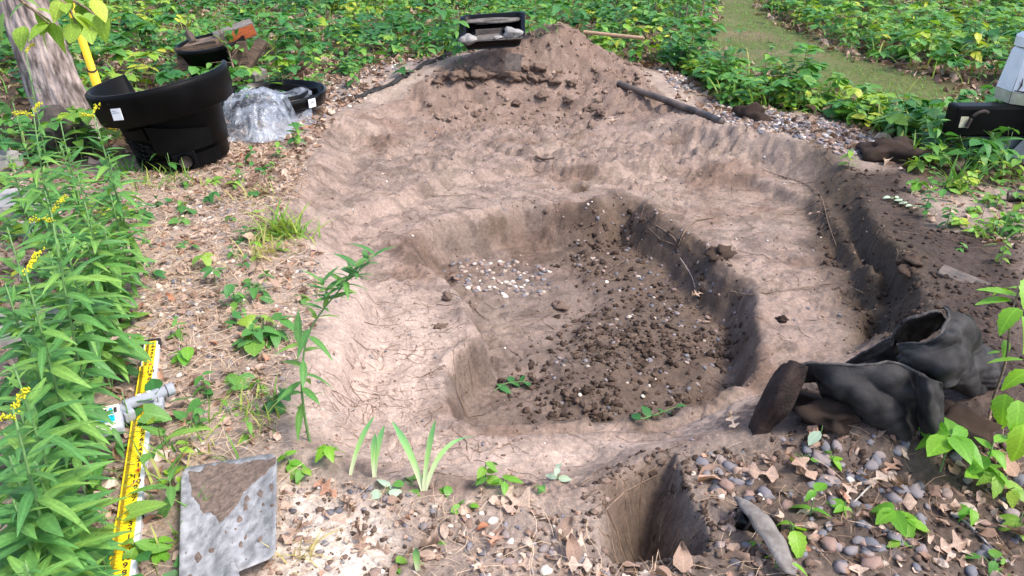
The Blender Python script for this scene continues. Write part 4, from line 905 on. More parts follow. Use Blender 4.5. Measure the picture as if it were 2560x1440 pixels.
# ------------------------------------------------------------------ shovel
def make_shovel():
    z0 = gz(-.62, 1.55)
    pts = {}
    def S(u, v):           # u left-right, v tip(top) to socket(bottom)
        TL = np.array([453, 1172]); TR_ = np.array([693, 1133]); BR = np.array([690, 1392]); BL = np.array([446, 1492])
        p = (TL*(1-u)+TR_*u)*(1-v)+(BL*(1-u)+BR*u)*v
        z = z0+.035+.018*(2*abs(u-.5))**3-.012*math.exp(-((u-.5)/.12)**2)*max(0, v-.35)*-2.2+.01*v
        return P(p[0], p[1], z)
    c = S(.5, .5); t = thing('shovel', 'square-nosed steel shovel caked with mud lying blade up in the foreground', 'shovel', c)
    n = 26; V = []; rn = lambda a: a
    for j in range(n+1):
        for i in range(n+1):
            u = i/n; v = j/n
            # rounded corners
            cu = .08
            for (cx, cy) in ((0, 0), (1, 0), (1, 1)):
                du = abs(u-cx); dv = abs(v-cy)
                if du < cu and dv < cu:
                    qx, qy = cu-du, cu-dv; m_ = max(qx, qy); l = math.hypot(qx, qy)
                    if l > 0: k = m_/l; u = cx+(cu-qx*k)*(1 if cx == 0 else -1); v = cy+(cu-qy*k)*(1 if cy == 0 else -1)
            V.append(S(u, v)-c)
    Fc = [(j*(n+1)+i, j*(n+1)+i+1, (j+1)*(n+1)+i+1, (j+1)*(n+1)+i) for j in range(n) for i in range(n)]
    o = link('blade', mkmesh('blade', np.array([tuple(v) for v in V]), np.array(Fc), M['steel']), t); so = o.modifiers.new('solid', 'SOLIDIFY'); so.thickness = .003; so.offset = -1
    def patch(poly, th=.004, name='mud_patch', seed=0):
        # grid sampled inside an outline given in blade coordinates
        poly = np.array(poly, float); g = 46 if th > .003 else 14; us = np.linspace(poly[:, 0].min()-.02, poly[:, 0].max()+.02, g); vs_ = np.linspace(poly[:, 1].min()-.02, poly[:, 1].max()+.02, g)
        U, Vv = np.meshgrid(us, vs_); wa = .02 if th < .003 else .05; wu = U+wa*fbm(U*11+seed, Vv*11, 4); wv = Vv+wa*fbm(U*11+9+seed, Vv*11, 4)
        D = sdist(poly, wu, wv); H = th*np.clip(D/.02, -1, 1)+.0012*fbm(U*40, Vv*40, 3)*(D > 0)-.0025*ss(.55, .8, ridged(U*12+seed, Vv*12))*(D > .03)
        keep = D > -.012; idx = -np.ones(U.shape, int); vv = []
        for j in range(g):
            for i in range(g):
                if keep[j, i]: idx[j, i] = len(vv); q = S(min(1.0, max(0, U[j, i])), min(1, max(0, Vv[j, i])))-c; vv.append((q.x, q.y, q.z+.0025+H[j, i]))
        ff = [(idx[j, i], idx[j, i+1], idx[j+1, i+1], idx[j+1, i]) for j in range(g-1) for i in range(g-1) if min(idx[j, i], idx[j, i+1], idx[j+1, i+1], idx[j+1, i]) >= 0]
        if ff: link(name, mkmesh(name, np.array(vv), np.array(ff), M['mud']), t)
    patch([(.06, .03), (.3, .02), (.97, .03), (.97, .13), (.88, .2), (.72, .28), (.62, .36), (.56, .47), (.44, .53), (.33, .45), (.22, .38), (.1, .24)], .004, 'mud_crust')
    r = random.Random(8)
    for k, (u, v, s) in enumerate([(.62, .55, .045), (.68, .45, .05), (.7, .38, .04), (.83, .36, .05), (.95, .32, .04), (.86, .47, .03), (.96, .5, .035), (.2, .74, .05), (.34, .72, .045), (.69, .72, .03), (.64, .77, .035), (.83, .78, .035), (.12, .9, .05), (.88, .6, .02), (.58, .62, .016), (.28, .6, .015), (.76, .66, .02), (.17, .99, .03), (.9, .72, .02), (.5, .58, .015)]):
        patch([(u+s*math.cos(a)*r.uniform(.6, 1.1), v+s*math.sin(a)*r.uniform(.6, 1.2)) for a in np.linspace(0, 6.28, 9)[:-1]], .002, 'mud_spot', k)
    for k in range(34):
        u = min(.97, r.random()); v = .2+.78*r.random(); s = .004+.016*r.random()**2
        patch([(u+s*math.cos(a)*r.uniform(.6, 1.2), v+s*math.sin(a)*r.uniform(.6, 1.4)) for a in np.linspace(0, 6.28, 8)[:-1]], .0012, 'mud_fleck', 40+k)
    s0 = S(.52, .93)-c; s1 = Vector((-.40, .75, z0+.14))-c
    V, Fc = tube_data([s0+Vector((0, .02, -.004)), s0+(s1-s0)*.1+Vector((0, 0, .01)), s0+(s1-s0)*.3+Vector((0, 0, .012))], [.006, .024, .021], 12); link('socket', mkmesh('socket', V, Fc, M['steel']), t)
    V, Fc = tube_data([s0+(s1-s0)*.28+Vector((0, 0, .012)), s1, s1+(s1-s0)*.6], .018, 12); link('handle', mkmesh('handle', V, Fc, M['handle']), t)
make_shovel()
# ------------------------------------------------------------------ black geotextile heap
HEM = mat('frayed_cloth_edge', (.05, .046, .045), .95, scale=60, col2=(.13, .12, .11), bump=.8, bscale=300)
def make_fabric():
    org = P(2200, 960, .1); org.z = 0
    t = thing('fabric_sheet', 'crumpled sheet of black muddy geotextile draped over the right bank', 'fabric', org)
    def patch(name, rows, m='fabric', sub=13, wr=.008, seed=0, fold=.0, hem=False):
        G = np.array([[tuple(P(x, y, z)) for x, y, z in row] for row in rows]); nr, nc = G.shape[:2]
        def cr(A, k):
            out = []; n = len(A)
            for i in range(n-1):
                p0 = A[max(i-1, 0)]; p1 = A[i]; p2 = A[i+1]; p3 = A[min(i+2, n-1)]
                for j in range(k):
                    q = j/k; out.append(.5*(2*p1+(p2-p0)*q+(2*p0-5*p1+4*p2-p3)*q*q+(3*p1-p0-3*p2+p3)*q**3))
            out.append(A[-1]); return np.array(out)
        H = cr(G, sub); H = cr(H.transpose(1, 0, 2), sub).transpose(1, 0, 2); a, b = H.shape[:2]
        ii, jj = np.meshgrid(np.linspace(0, 1, a), np.linspace(0, 1, b), indexing='ij')
        N = np.cross(np.gradient(H, axis=1).reshape(-1, 3), np.gradient(H, axis=0).reshape(-1, 3)); N /= (np.linalg.norm(N, axis=1, keepdims=True)+1e-9); N = N.reshape(H.shape)
        w = wr*(fbm(ii*2.2+seed, jj*4+seed, 2)*1.0-1.5*np.abs(fbm(ii*2.1+jj*1.5+seed*3, jj*3.1-ii*1.2, 2))-1.3*np.abs(fbm(ii*4+seed, jj*5+ii*3, 2)))+.0015*fbm(ii*22, jj*22, 2)+fold*(.5-np.abs(np.sin(math.pi*(2.6*jj-1.7*ii*jj)+1.6*fbm(ii*1.5+seed, jj*1.5, 2))))*ss(0, .3, ii)
        H = H+N*w[..., None]-np.array(org)
        Fc = [(i*b+j, i*b+j+1, (i+1)*b+j+1, (i+1)*b+j) for i in range(a-1) for j in range(b-1)]
        o = link(name, mkmesh(name, H.reshape(-1, 3), np.array(Fc), M[m]), t); s = o.modifiers.new('solid', 'SOLIDIFY'); s.thickness = .005; s.offset = 0
        if hem:
            hp = H[0][::4]; v, f = tube_data([tuple(q_+np.array([0, 0, .002])+rng.normal(0, .0012, 3)) for q_ in hp], list(.0035+.002*rng.random(len(hp))), 6); link('frayed_hem', mkmesh('frayed_hem', v, f, HEM), t)
        return o
    patch('front_flap', [[(1985, 907, .25), (2060, 908, .27), (2150, 915, .28), (2230, 912, .29), (2290, 922, .30), (2352, 955, .28)],
                         [(2030, 935, .20), (2080, 942, .23), (2150, 955, .24), (2230, 960, .25), (2290, 968, .23), (2352, 985, .22)],
                         [(2050, 958, .16), (2105, 985, .18), (2170, 1005, .19), (2240, 1010, .19), (2290, 1015, .16), (2350, 1030, .15)],
                         [(2075, 985, .12), (2130, 1025, .12), (2190, 1050, .12), (2250, 1068, .11), (2305, 1078, .08), (2350, 1068, .08)],
                         [(2100, 1008, .09), (2150, 1056, .07), (2215, 1092, .05), (2270, 1114, .03), (2318, 1118, .01), (2358, 1096, .02)]], wr=.014, fold=.028, hem=True)
    patch('side_lobe', [[(1958, 914, .22), (1985, 905, .26), (2018, 915, .25)], [(1925, 955, .16), (1960, 950, .22), (2000, 965, .19)], [(1895, 1020, .08), (1935, 1005, .15), (1972, 1030, .12)], [(1880, 1060, .03), (1908, 1055, .07), (1930, 1068, .05)], [(1866, 1088, -.01), (1888, 1090, .02), (1905, 1094, .0)]], 'fabric_rust', wr=.006, seed=3)
    patch('inner_fold', [[(1985, 906, .25), (2060, 908, .26), (2150, 916, .26), (2240, 914, .27)], [(1990, 950, .12), (2060, 955, .12), (2150, 965, .12), (2240, 970, .12)]], wr=.005, seed=4)
    patch('hood_cloth', [[(2252, 866, .30), (2290, 862, .34), (2325, 856, .37), (2352, 832, .40), (2366, 800, .42), (2350, 780, .42)],
                         [(2250, 885, .29), (2300, 888, .33), (2345, 875, .36), (2385, 850, .38), (2400, 815, .38), (2372, 786, .41)],
                         [(2256, 912, .27), (2305, 920, .30), (2355, 915, .32), (2405, 890, .32), (2425, 850, .31), (2400, 810, .36)],
                         [(2285, 925, .26), (2325, 942, .26), (2360, 945, .26), (2400, 920, .25), (2432, 880, .22), (2440, 855, .22)]], wr=.018, seed=5, fold=.014, hem=True)
    patch('hood_back', [[(2222, 862, .28), (2235, 830, .34), (2262, 800, .39), (2300, 783, .42), (2352, 778, .43)],
                        [(2240, 895, .16), (2265, 870, .18), (2300, 850, .22), (2335, 830, .27), (2368, 800, .34)]], wr=.006, seed=6, hem=True)
    patch('left_wing', [[(2118, 908, .08), (2150, 888, .14), (2195, 866, .22), (2240, 838, .31)], [(2140, 912, .09), (2172, 900, .15), (2212, 880, .22), (2250, 858, .30)]], wr=.004, seed=7, hem=True)
    patch('wing_inner', [[(2170, 884, .14), (2205, 866, .19), (2250, 850, .26)], [(2165, 916, .12), (2215, 916, .13), (2275, 916, .16)]], wr=.003, seed=8)
    patch('tail', [[(2395, 862, .22), (2430, 856, .20), (2465, 868, .15), (2500, 900, .06)], [(2360, 905, .20), (2420, 905, .19), (2470, 915, .13), (2512, 935, .03)], [(2345, 945, .17), (2400, 952, .14), (2455, 960, .08), (2505, 960, .01)], [(2345, 968, .10), (2400, 978, .05), (2450, 984, .0), (2490, 982, -.02)]], wr=.010, seed=9, fold=.016)
    patch('lower_fold', [[(2290, 930, .30), (2320, 945, .31), (2352, 955, .29)], [(2300, 1000, .21), (2322, 1010, .24), (2350, 1020, .20)], [(2305, 1080, .10), (2330, 1085, .13), (2352, 1080, .10)], [(2300, 1112, .03), (2325, 1112, .05), (2350, 1098, .03)]], wr=.006, seed=10)
make_fabric()
# ------------------------------------------------------------------ buried pipe end and strip in the foreground
def make_stub():
    c = ground_pt(1850, 1298); c.z += .01
    t = thing('pipe_stub', 'short open end of dark pipe poking out of the soil beside the square hole', 'pipe', c, rot=(R(8), R(12), R(-20)))
    V, Fc = lathe([(.030, -.1), (.040, -.1), (.040, .0), (.038, .012), (.036, .012), (.033, .0), (.030, -.1)], 28); o = link('tube', mkmesh('tube', V, Fc, M['gloss']), t); o.rotation_euler = (0, R(-78), 0)
    V, Fc = lathe([(.0405, -.02), (.0425, -.02), (.0425, -.012), (.0405, -.012)], 28); o = link('ridge', mkmesh('ridge', V, Fc, M['rust']), t); o.rotation_euler = (0, R(-78), 0)
    rows = []; n = 16; V = []
    path = [(1838, 1244, .06), (1880, 1275, .075), (1915, 1320, .07), (1945, 1365, .06), (1965, 1410, .045), (1990, 1432, .03)]
    wd = [.006, .026, .03, .026, .022, .012]; P3 = smooth_line([P(*a) for a in path], 6); m = len(P3)
    for i, p in enumerate(P3):
        d = (P3[min(i+1, m-1)]-P3[max(i-1, 0)]).normalized(); s = d.cross(Vector((0, 0, 1))).normalized(); w = np.interp(i/(m-1)*5, range(6), wd)
        g = gz(p.x, p.y); z = max(p.z, g+.012)
        for k in range(5): u = k/4*2-1; q = p+s*w*u; V.append((q.x, q.y, z+.006*(1-u*u)+.003*math.sin(i*.9+u)))
    Fc = [(i*5+k, i*5+k+1, (i+1)*5+k+1, (i+1)*5+k) for i in range(m-1) for k in range(4)]
    o = link('fabric_strip', mkmesh('fabric_strip', np.array(V), np.array(Fc), mat('grey_liner_strip', (.12, .105, .095), .9, scale=30, col2=(.22, .2, .185), bump=.5))); s = o.modifiers.new('solid', 'SOLIDIFY'); s.thickness = .003
    tag(o, 'torn strip of grey liner curving down past the pipe stub', 'liner strip')
make_stub()
# dark liner edge showing along the back left rim
lp = [ground_pt(x, y) for x, y in ((852, 258), (900, 242), (955, 222), (1005, 198), (1050, 172), (1095, 150), (1140, 135))]
V = []
L_ = smooth_line(lp, 6)
for i, p in enumerate(L_):
    h1 = .035+.02*math.sin(i*1.3); V += [(p.x, p.y+.03, p.z+.012), (p.x+.0, p.y-.005, p.z+.03+.01*math.sin(i*.8)), (p.x+.01, p.y-.03, p.z+.03-h1)]
Fc = [(i*3+k, i*3+k+1, (i+1)*3+k+1, (i+1)*3+k) for i in range(len(L_)-1) for k in range(2)]
o = link('liner_edge', mkmesh('liner_edge', np.array(V), np.array(Fc), M['fabric'])); o.modifiers.new('solid', 'SOLIDIFY').thickness = .006; tag(o, 'ragged edge of old black pond liner along the back left rim', 'pond liner')
# ------------------------------------------------------------------ pebbles
def inpoly(p): return lambda x, y: sdist(p, x, y) > 0
def notin(*ps):
    return lambda x, y: np.all([sdist(p, x, y) < -.02 for p in ps], axis=0)
def lay_stones(name, x, y, s, tint, label, matk='pebble', tm=PEB, sink=.15):
    x = np.asarray(x); y = np.asarray(y); z = height(x, y); n = len(x); nn = gnormals(x, y)
    o = batch(name, tm, rng.integers(0, len(tm), n), np.stack([x, y, z+s*(.45-sink*1.6)*.6], -1), align(nn, rng.uniform(0, 6.28, n)), s, tint, M[matk], smooth=True)
    return tag(o, label, None, kind='stuff')
def stone_tint(n, pale=0.0):
    t = rng.choice([.08, .25, .33, .45, .58, .72, .88, .97], n, p=np.array([.14, .23, .17, .16, .12, .12, .05, .01]) if not pale else np.array([.08, .20, .18, .14, .12, .15, .10, .03]))
    return np.clip(t+rng.normal(0, .04, n), 0, 1)
PEBM = [mkmesh('pebble', V, Fc, M['pebble']) for V, Fc, u in PEB]
def colour_word(t): return 'dark grey' if t < .17 else 'blue-grey' if t < .4 else 'brown-grey' if t < .52 else 'reddish-brown' if t < .66 else 'tan' if t < .82 else 'pale cream' if t < .93 else 'white'
def single_stones(x, y, s, tint, where, cat='pebble'):
    z = height(x, y); nn = gnormals(x, y, .03); q = align(nn, rng.uniform(0, 6.28, len(x)))
    for i in range(len(x)):
        t = min(.999, max(0.001, float(tint[i]))); o = link('pebble', PEBM[rng.integers(0, len(PEBM))])
        Mx = Matrix(q[i].tolist()).transposed() if False else Matrix([[q[i][r][c] for c in range(3)] for r in range(3)])
        o.matrix_world = Matrix.LocRotScale(Vector((x[i], y[i], z[i]+s[i]*.06)), Mx.to_quaternion(), Vector((s[i],)*3))
        w = ('small ' if s[i] < .013 else 'large ' if s[i] > .02 else 'medium ')+colour_word(t); o['tint'] = t
        tag(o, 'smooth %s pebble %s' % (w, where), cat, 'smooth %s pebbles %s' % (w, where))
def pts_px(L, z=0.0):
    g = [ground_pt(a, b) for a, b in L]; return np.array([p.x for p in g]), np.array([p.y for p in g])
# individuals, largest in view
def pick(poly, n, r0, r1, where, pale=0, extra=None, px_extra=None):
    x, y = sample(poly, n*3/max(.05, area(poly)), extra); k = rng.permutation(len(x))[:n]; x = x[k]; y = y[k]
    single_stones(x, y, rng.uniform(r0, r1, len(x)), stone_tint(len(x), pale), where)
def area(p): return abs(np.sum(p[:, 0]*np.roll(p[:, 1], -1)-p[:, 1]*np.roll(p[:, 0], -1)))/2
PBR_V = W([(1790,1150),(1990,1130),(2200,1150),(2440,1130),(2620,1040),(2640,1440),(1400,1440),(1500,1412),(1790,1392)], 0)
pick(PBR_V, 78, .010, .024, 'in the dark soil of the lower right corner')
big = pts_px([(1790,1178),(1828,1172),(1876,1200),(1815,1215),(1843,1208),(1915,1235),(1870,1240),(2070,1205),(2145,1353),(2072,1362),(2178,1366),(2125,1380),(2170,1390),(2100,1420),(2240,1350),(2530,1285),(2460,1310),(2050,1145),(1755,1160),(1765,1190),(2082,1251),(1965,1265),(2290,1230),(2455,1390),(2180,1410)])
single_stones(big[0], big[1], rng.uniform(.017, .029, len(big[0])), np.clip(rng.choice([.3, .45, .35, .58, .2], len(big[0])), 0, 1), 'large and rounded on the lower right bank', 'stone')
pick(PBOT, 34, .010, .020, 'among dead leaves along the bottom edge', 1)
PEDGE = W([(470,520),(560,470),(600,520),(560,580),(480,560)], 0); PMIDP = W([(340,740),(480,700),(520,800),(400,830),(340,800)], 0)
pick(PLEFT, 38, .010, .019, 'in the leaf litter on the left bank', 1)
PPOOL = W([(1100,670),(1200,655),(1350,665),(1395,700),(1370,740),(1290,750),(1150,725)], -.42)
pick(PPOOL, 62, .013, .022, 'in the pale cluster on the pit floor', 1)
pick(PCL, 20, .013, .021, 'among the dark clods on the pit floor')
# the rest
for poly, d, r0, r1, pale, lb in ((PBR, 300, .005, .017, 0, 'small pebbles pressed into the dark soil at the lower right'), (PBOT, 420, .004, .013, 1, 'small pale pebbles along the bottom edge'),
                                 (PLEFT, 420, .005, .014, 1, 'small pebbles in the litter on the left bank'), (PPOOL, 260, .008, .016, 1, 'small pebbles in the pit floor cluster'), (PCL, 150, .005, .014, 0, 'small stones among the dark clods in the pit'),
                                 (PEDGE, 900, .009, .017, 1, 'dense grey pebbles by the grass tuft on the left bank'), (PMIDP, 700, .010, .017, 1, 'dense grey pebbles by the rod on the left bank')):
    x, y = sample(poly, d, notin(PD_)); lay_stones('pebbles', x, y, rng.uniform(r0, r1, len(x)), stone_tint(len(x), pale), lb)
x, y = sample(PGRAVR, 850, lambda x, y: fbm(x*2.5, y*2.5, 2) > -.25); s_ = rng.uniform(.012, .026, len(x)); tn_ = stone_tint(len(x), 1)
far_ = np.argsort(-s_/y)[:38]; rest = np.setdiff1d(np.arange(len(x)), far_)
single_stones(x[far_], y[far_], s_[far_], tn_[far_], 'in the pebble strip along the back right rim')
lay_stones('pebbles', x[rest], y[rest], s_[rest], tn_[rest], 'strip of mixed river pebbles along the back right rim')
PGL = W([(690,240),(830,200),(1000,165),(1120,125),(1090,150),(1000,205),(860,262),(800,300),(740,300)], .05)
x, y = sample(PGL, 260); lay_stones('pebbles', x, y, rng.uniform(.010, .022, len(x)), stone_tint(len(x), 1), 'scattered pebbles along the back left rim')
x, y = sample(PA, 22, lambda x, y: sdist(PCL, x, y) < 0); lay_stones('pebbles', x, y, rng.uniform(.004, .011, len(x)), stone_tint(len(x), 0), 'stray small pebbles on the bare mud')
# ------------------------------------------------------------------ soil clods
for poly, d, r0, r1, t0, t1, lb in ((PCL, 3000, .004, .013, .05, .6, 'dark crumbly soil clods heaped on the pit floor'), (PDK, 900, .003, .013, .0, .5, 'dark soil crumbs on the right bank'), (PBR, 1500, .003, .010, .1, .75, 'loose soil crumbs at the lower right'),
                                   (PBOT, 1100, .003, .008, .3, .9, 'loose soil crumbs along the bottom edge'), (PA, 260, .002, .006, .65, .95, 'small mud crumbs over the pit')):
    x, y = sample(PC if poly is PCL else poly, d, lambda x, y: (rng.random(len(x)) < (1 if poly is not PCL else ss(-.22, .16, sdist(PCL, x, y)+.16*fbm(x*3.1, y*3.1, 3)))) & (rng.random(len(x)) < (.35+.65*(fbm(x*4, y*4, 2) > -.05))*(1-(poly is PCL)*.75*ss(3.15, 3.5, y+.25*fbm(x*3, y*3, 2))))); n = len(x); lay_stones('soil_clods', x, y, (r0+(r1*1.5-r0)*rng.random(n)**2.6), rng.uniform(t0, t1, n), lb, 'clod', CLOD if poly is PCL else CLOD1, .1)
x, y = sample(W([(1110,150),(1300,150),(1420,80),(1560,150),(1640,230),(1500,300),(1100,290),(1000,230)], .0), 150); lay_stones('soil_clods', x, y, rng.uniform(.006, .022, len(x))*(1+(rng.random(len(x))<.05)), rng.uniform(.68, .9, len(x)), 'crumbled earth clods on the back slope', 'clod', CLOD, .1)
RG = PD_.mean(0)+(PD_-PD_.mean(0))*1.35; x, y = sample(RG, 3000, lambda x, y: rng.random(len(x)) < np.exp(-(sdist(PD_, x, y)/.035)**2)); lay_stones('soil_clods', x, y, .003+.011*rng.random(len(x))**2.5, rng.uniform(.2, .8, len(x)), 'crumbs along the ragged lip of the square hole', 'clod', CLOD, .1)
CM = [mkmesh('clod', v, f, M['clod']) for v, f, u in [ico(3, s+40, 1.0, (1, .8, .55), 1.7) for s in range(4)]]
def clod(px, py, s, t, label, fl=1.0):
    g = ground_pt(px, py); o = link('earth_clod', CM[rnd.randrange(4)], None, (g.x, g.y, g.z+s*.2)); o.scale = (s, s, s*fl); o.rotation_euler = (0, 0, rnd.uniform(0, 6)); o['tint'] = t; tag(o, label, 'clod')
clod(1195, 188, .085, .7, 'square block of broken earth standing out of the back slope'); clod(1140, 200, .08, .68, 'flat earth clod left of the square block on the back slope'); clod(1255, 195, .06, .66, 'small earth clod right of the square block on the back slope')
clod(1400, 770, .045, .78, 'lone brown mud block in the middle of the pit floor'); clod(1120, 745, .03, .75, 'small light mud chip on the left ledge of the pit'); clod(1100, 820, .026, .72, 'grey-brown mud flake on the left ledge below the light chip')
clod(2280, 655, .05, .5, 'upper brown clod on the right bank below the trench'); clod(2270, 680, .045, .45, 'lower brown clod on the right bank below the trench'); clod(1355, 250, .05, .7, 'round clod under the mound in the back slope')
clod(1885, 300, .13, .12, 'dark hairy clump of root-bound soil on the back right pebble strip', 1.1); clod(2230, 392, .19, .15, 'large dark root-bound sod at the right rim beside the weeds', .7); clod(1955, 800, .025, .1, 'black crumb pile on the right shelf of the pit')
for k, (px_, py_, s_) in enumerate([(1095, 208, .06), (1118, 196, .07), (1165, 196, .06), (1215, 200, .07), (1240, 188, .05), (1275, 200, .08), (1300, 196, .06), (1330, 198, .07), (1360, 200, .05), (1385, 208, .06), (1180, 215, .05), (1310, 180, .05), (1430, 215, .05), (1345, 175, .07), (1150, 175, .05), (1420, 260, .05), (1290, 262, .05), (1190, 290, .04), (1480, 275, .06), (1500, 290, .05)]):
    clod(px_, py_, s_, .66+.01*(k % 8), ['small', 'medium', 'large', 'biggest'][min(3, int((s_-.04)/.011))]+[' left', ' middle', ' right', ' far right'][int(np.clip((px_-1095)//85, 0, 3))]+(' lower' if py_ > 230 else '')+' broken earth clod along the crust ledge of the back slope'); bpy.context.scene.collection.objects[-1]['group'] = 'broken earth clods along the crust ledge of the back slope'
clod(1990, 1010, .06, .12, 'dark soil lump under the left end of the fabric'); clod(2080, 1050, .08, .1, 'biggest dark soil lump under the middle of the fabric'); clod(2380, 1080, .09, .2, 'dark soil lump at the right foot of the fabric'); clod(1800, 640, .06, .35, 'dark lump on the right edge of the deep pit')
# ------------------------------------------------------------------ litter: needles, scraps, fallen leaves
def lay_flat(name, tm, poly, d, s0, s1, t0, t1, matk, label, lift=.004, extra=None, tiltsd=.25):
    x, y = sample(poly, d, extra); n = len(x); z = height(x, y); nn = gnormals(x, y)+rng.normal(0, tiltsd, (n, 3)); nn[:, 2] = np.abs(nn[:, 2])+.1; nn /= np.linalg.norm(nn, axis=1, keepdims=True)
    o = batch(name, tm, rng.integers(0, len(tm), n), np.stack([x, y, z+lift+rng.uniform(0, .008, n)], -1), align(nn, rng.uniform(0, 6.28, n)), rng.uniform(s0, s1, n), rng.uniform(t0, t1, n), M[matk])
    return tag(o, label, None, kind='stuff')
nb = notin(PD_)
lay_flat('pine_needles', NEED, PLEFT, 2400, .05, .15, .4, 1, 'needle', 'dry pine needles and stalks on the left bank')
lay_flat('pine_needles', NEED, PBOT, 1100, .04, .12, .4, 1, 'needle', 'dry pine needles along the bottom edge', extra=nb)
lay_flat('pine_needles', NEED, PBR, 380, .04, .11, .1, .8, 'needle', 'dry stalks on the lower right bank', extra=nb)
lay_flat('pine_needles', NEED, PWEEDS, 700, .05, .13, .1, .9, 'needle', 'dry stalks under the goldenrod')
lay_flat('leaf_scraps', LT['scrap'], PLEFT, 520, .012, .05, .15, 1, 'dead', 'broken brown leaf litter on the left bank')
lay_flat('leaf_scraps', LT['scrap'], PWEEDS, 600, .02, .06, .1, 1, 'dead', 'broken brown leaf litter under the goldenrod')
lay_flat('leaf_scraps', LT['scrap'], PBOT, 280, .010, .04, .3, 1, 'dead', 'broken pale leaf litter along the bottom edge', extra=nb)
lay_flat('leaf_scraps', LT['scrap'], PBR, 300, .015, .05, 0, .9, 'dead', 'broken leaf litter on the lower right bank', extra=nb)
lay_flat('leaf_scraps', LT['scrap'], PGRAVR, 260, .03, .08, 0, .8, 'dead', 'dead leaves between the pebbles at the back right')
lay_flat('leaf_scraps', LT['scrap'], W([(540,250),(835,160),(1120,110),(1130,140),(1000,200),(860,258),(800,330),(700,480),(560,480)], .05), 420, .03, .08, 0, .9, 'dead', 'dead leaves along the left back rim')
PRB = W([(2200,390),(2290,450),(2700,470),(2700,720),(2560,640),(2330,560),(2240,440)], 0)
lay_flat('leaf_scraps', LT['scrap'], PRB, 200, .02, .06, .1, 1, 'dead', 'dead leaves under the weeds at the right edge')
PFOR = np.array([[-13, 4.2], [-2.6, 3.2], [-1.4, 5.6], [-.9, 7.3], [.6, 8.1], [1.4, 6.5], [2.3, 5.2], [3.0, 3.6], [13, 4.5], [15, 18], [-15, 18]])
outm = lambda x, y: ((sdist(PBIG, x, y) < .05) | (y > 8.1)) & (sdist(PPATH, x, y) < .1)
lay_flat('leaf_scraps', LT['scrap'], PFOR, 75, .06, .13, 0, .8, 'dead', 'brown fallen leaves on the woodland floor', extra=lambda x, y: outm(x, y) & (np.abs(x) < y*.8+.8), tiltsd=.4)
OM = [mkmesh('leaf', v, f, M['dead'], u) for v, f, u in LT['oak']+LT['scrap']+[leaf_t('ovate', 6, .35, -.3, .5, 5), leaf_t('ovate', 6, .2, .3, -.5, 6)]]
def dead_leaf(px, py, L, t, label, group=None, v=None, yaw=None, tilt=.25, g=None):
    g = g or ground_pt(px, py); o = link('fallen_leaf', OM[rnd.randrange(4) if v is None else v], None, (g.x, g.y, g.z+.012)); o.scale = (L, L, L); o['tint'] = t
    o.rotation_euler = (rnd.gauss(0, tilt), rnd.gauss(0, tilt), rnd.uniform(0, 6.28) if yaw is None else yaw); return tag(o, label, 'leaf', group)
for a in [(490, 600, .09, .72, 'orange-yellow curled leaf lying on the left bank'), (1255, 1240, .13, .68, 'large tan oak leaf standing against a seedling at the bottom'), (1270, 1290, .10, .62, 'tan oak leaf just below the large standing one'), (1250, 1330, .08, .95, 'narrow rust-brown leaf near the bottom centre'),
          (1010, 1400, .10, .6, 'folded pinkish-brown leaf at the bottom left of centre'), (1330, 1420, .09, .58, 'lobed brown oak leaf at the very bottom'), (1480, 1425, .09, .75, 'pale oak leaf on the bottom edge left of the hole'), (1340, 1215, .09, .5, 'brown leaf on the front lip right of the seedling'),
          (1945, 1200, .13, .56, 'wide lobed pink-brown oak leaf on the lower right bank'), (2035, 1210, .12, .5, 'second oak leaf just right of the wide lobed one'), (2215, 1200, .11, .78, 'golden curled oak leaf right of the grey twig'), (2290, 1265, .13, .62, 'tan lobed oak leaf under the bright green plant'),
          (2140, 1420, .10, .7, 'pale brown oak leaf at the bottom edge on the right'), (2350, 1380, .10, .58, 'curved brown leaf near the white twig'), (1530, 296, .14, .66, 'orange oak leaf in the far part of the pit'), (1835, 1078, .06, .72, 'small curled tan leaf on the front lip left of the fabric'),
          (1885, 535, .09, .66, 'tan leaf on the right shelf near the trench'), (2050, 535, .07, .6, 'little leaf hanging at the top of the trench wall'), (2160, 655, .06, .62, 'small leaf halfway down the trench'), (1755, 740, .07, .62, 'oak leaf on the floor against the right pit wall'),
          (560, 1070, .08, .72, 'tan leaf beside the yellow rod above the shovel'), (450, 780, .13, .42, 'large brown leaf over the grey pebbles on the left bank'), (440, 690, .11, .4, 'crinkled brown leaf above the large brown leaf'), (790, 1215, .08, .9, 'pale leaf right of the shovel blade'),
          (150, 1395, .07, .5, 'brown leaf under the goldenrod'), (1145, 705, .08, .3, 'brown leaf beside the pebble cluster in the pit'), (715, 1370, .07, .55, 'pinkish leaf touching the shovel edge'), (2420, 480, .1, .7, 'pale leaf at the right edge above the white-leaved plant'), (1380, 185, .09, .6, 'leaf on the back slope under the mound')]:
    dead_leaf(*a)
def many_leaves(poly, n, L0, L1, where, t0=.2, t1=.95):
    x, y = sample(poly, n*3/area(poly), nb); k = rng.permutation(len(x))[:n]
    for i in k:
        t = t0+(t1-t0)*rnd.random()**1.5; w = 'dark brown' if t < .3 else 'brown' if t < .5 else 'tan' if t < .7 else 'pale tan' if t < .88 else 'rust-red'
        L_ = rnd.uniform(L0, L1); w = ('small ' if L_ < L0+(L1-L0)*.35 else 'large ' if L_ > L0+(L1-L0)*.7 else 'mid-sized ')+w
        dead_leaf(0, 0, L_*.9, t, '%s curled leaf %s' % (w, where), '%s curled leaves %s' % (w, where), g=Vector((x[i], y[i], gz(x[i], y[i])-.004)), v=rnd.choice([0, 1, 2, 3, 3, 4, 5, 6, 7, 8, 9, 10]), tilt=.4)
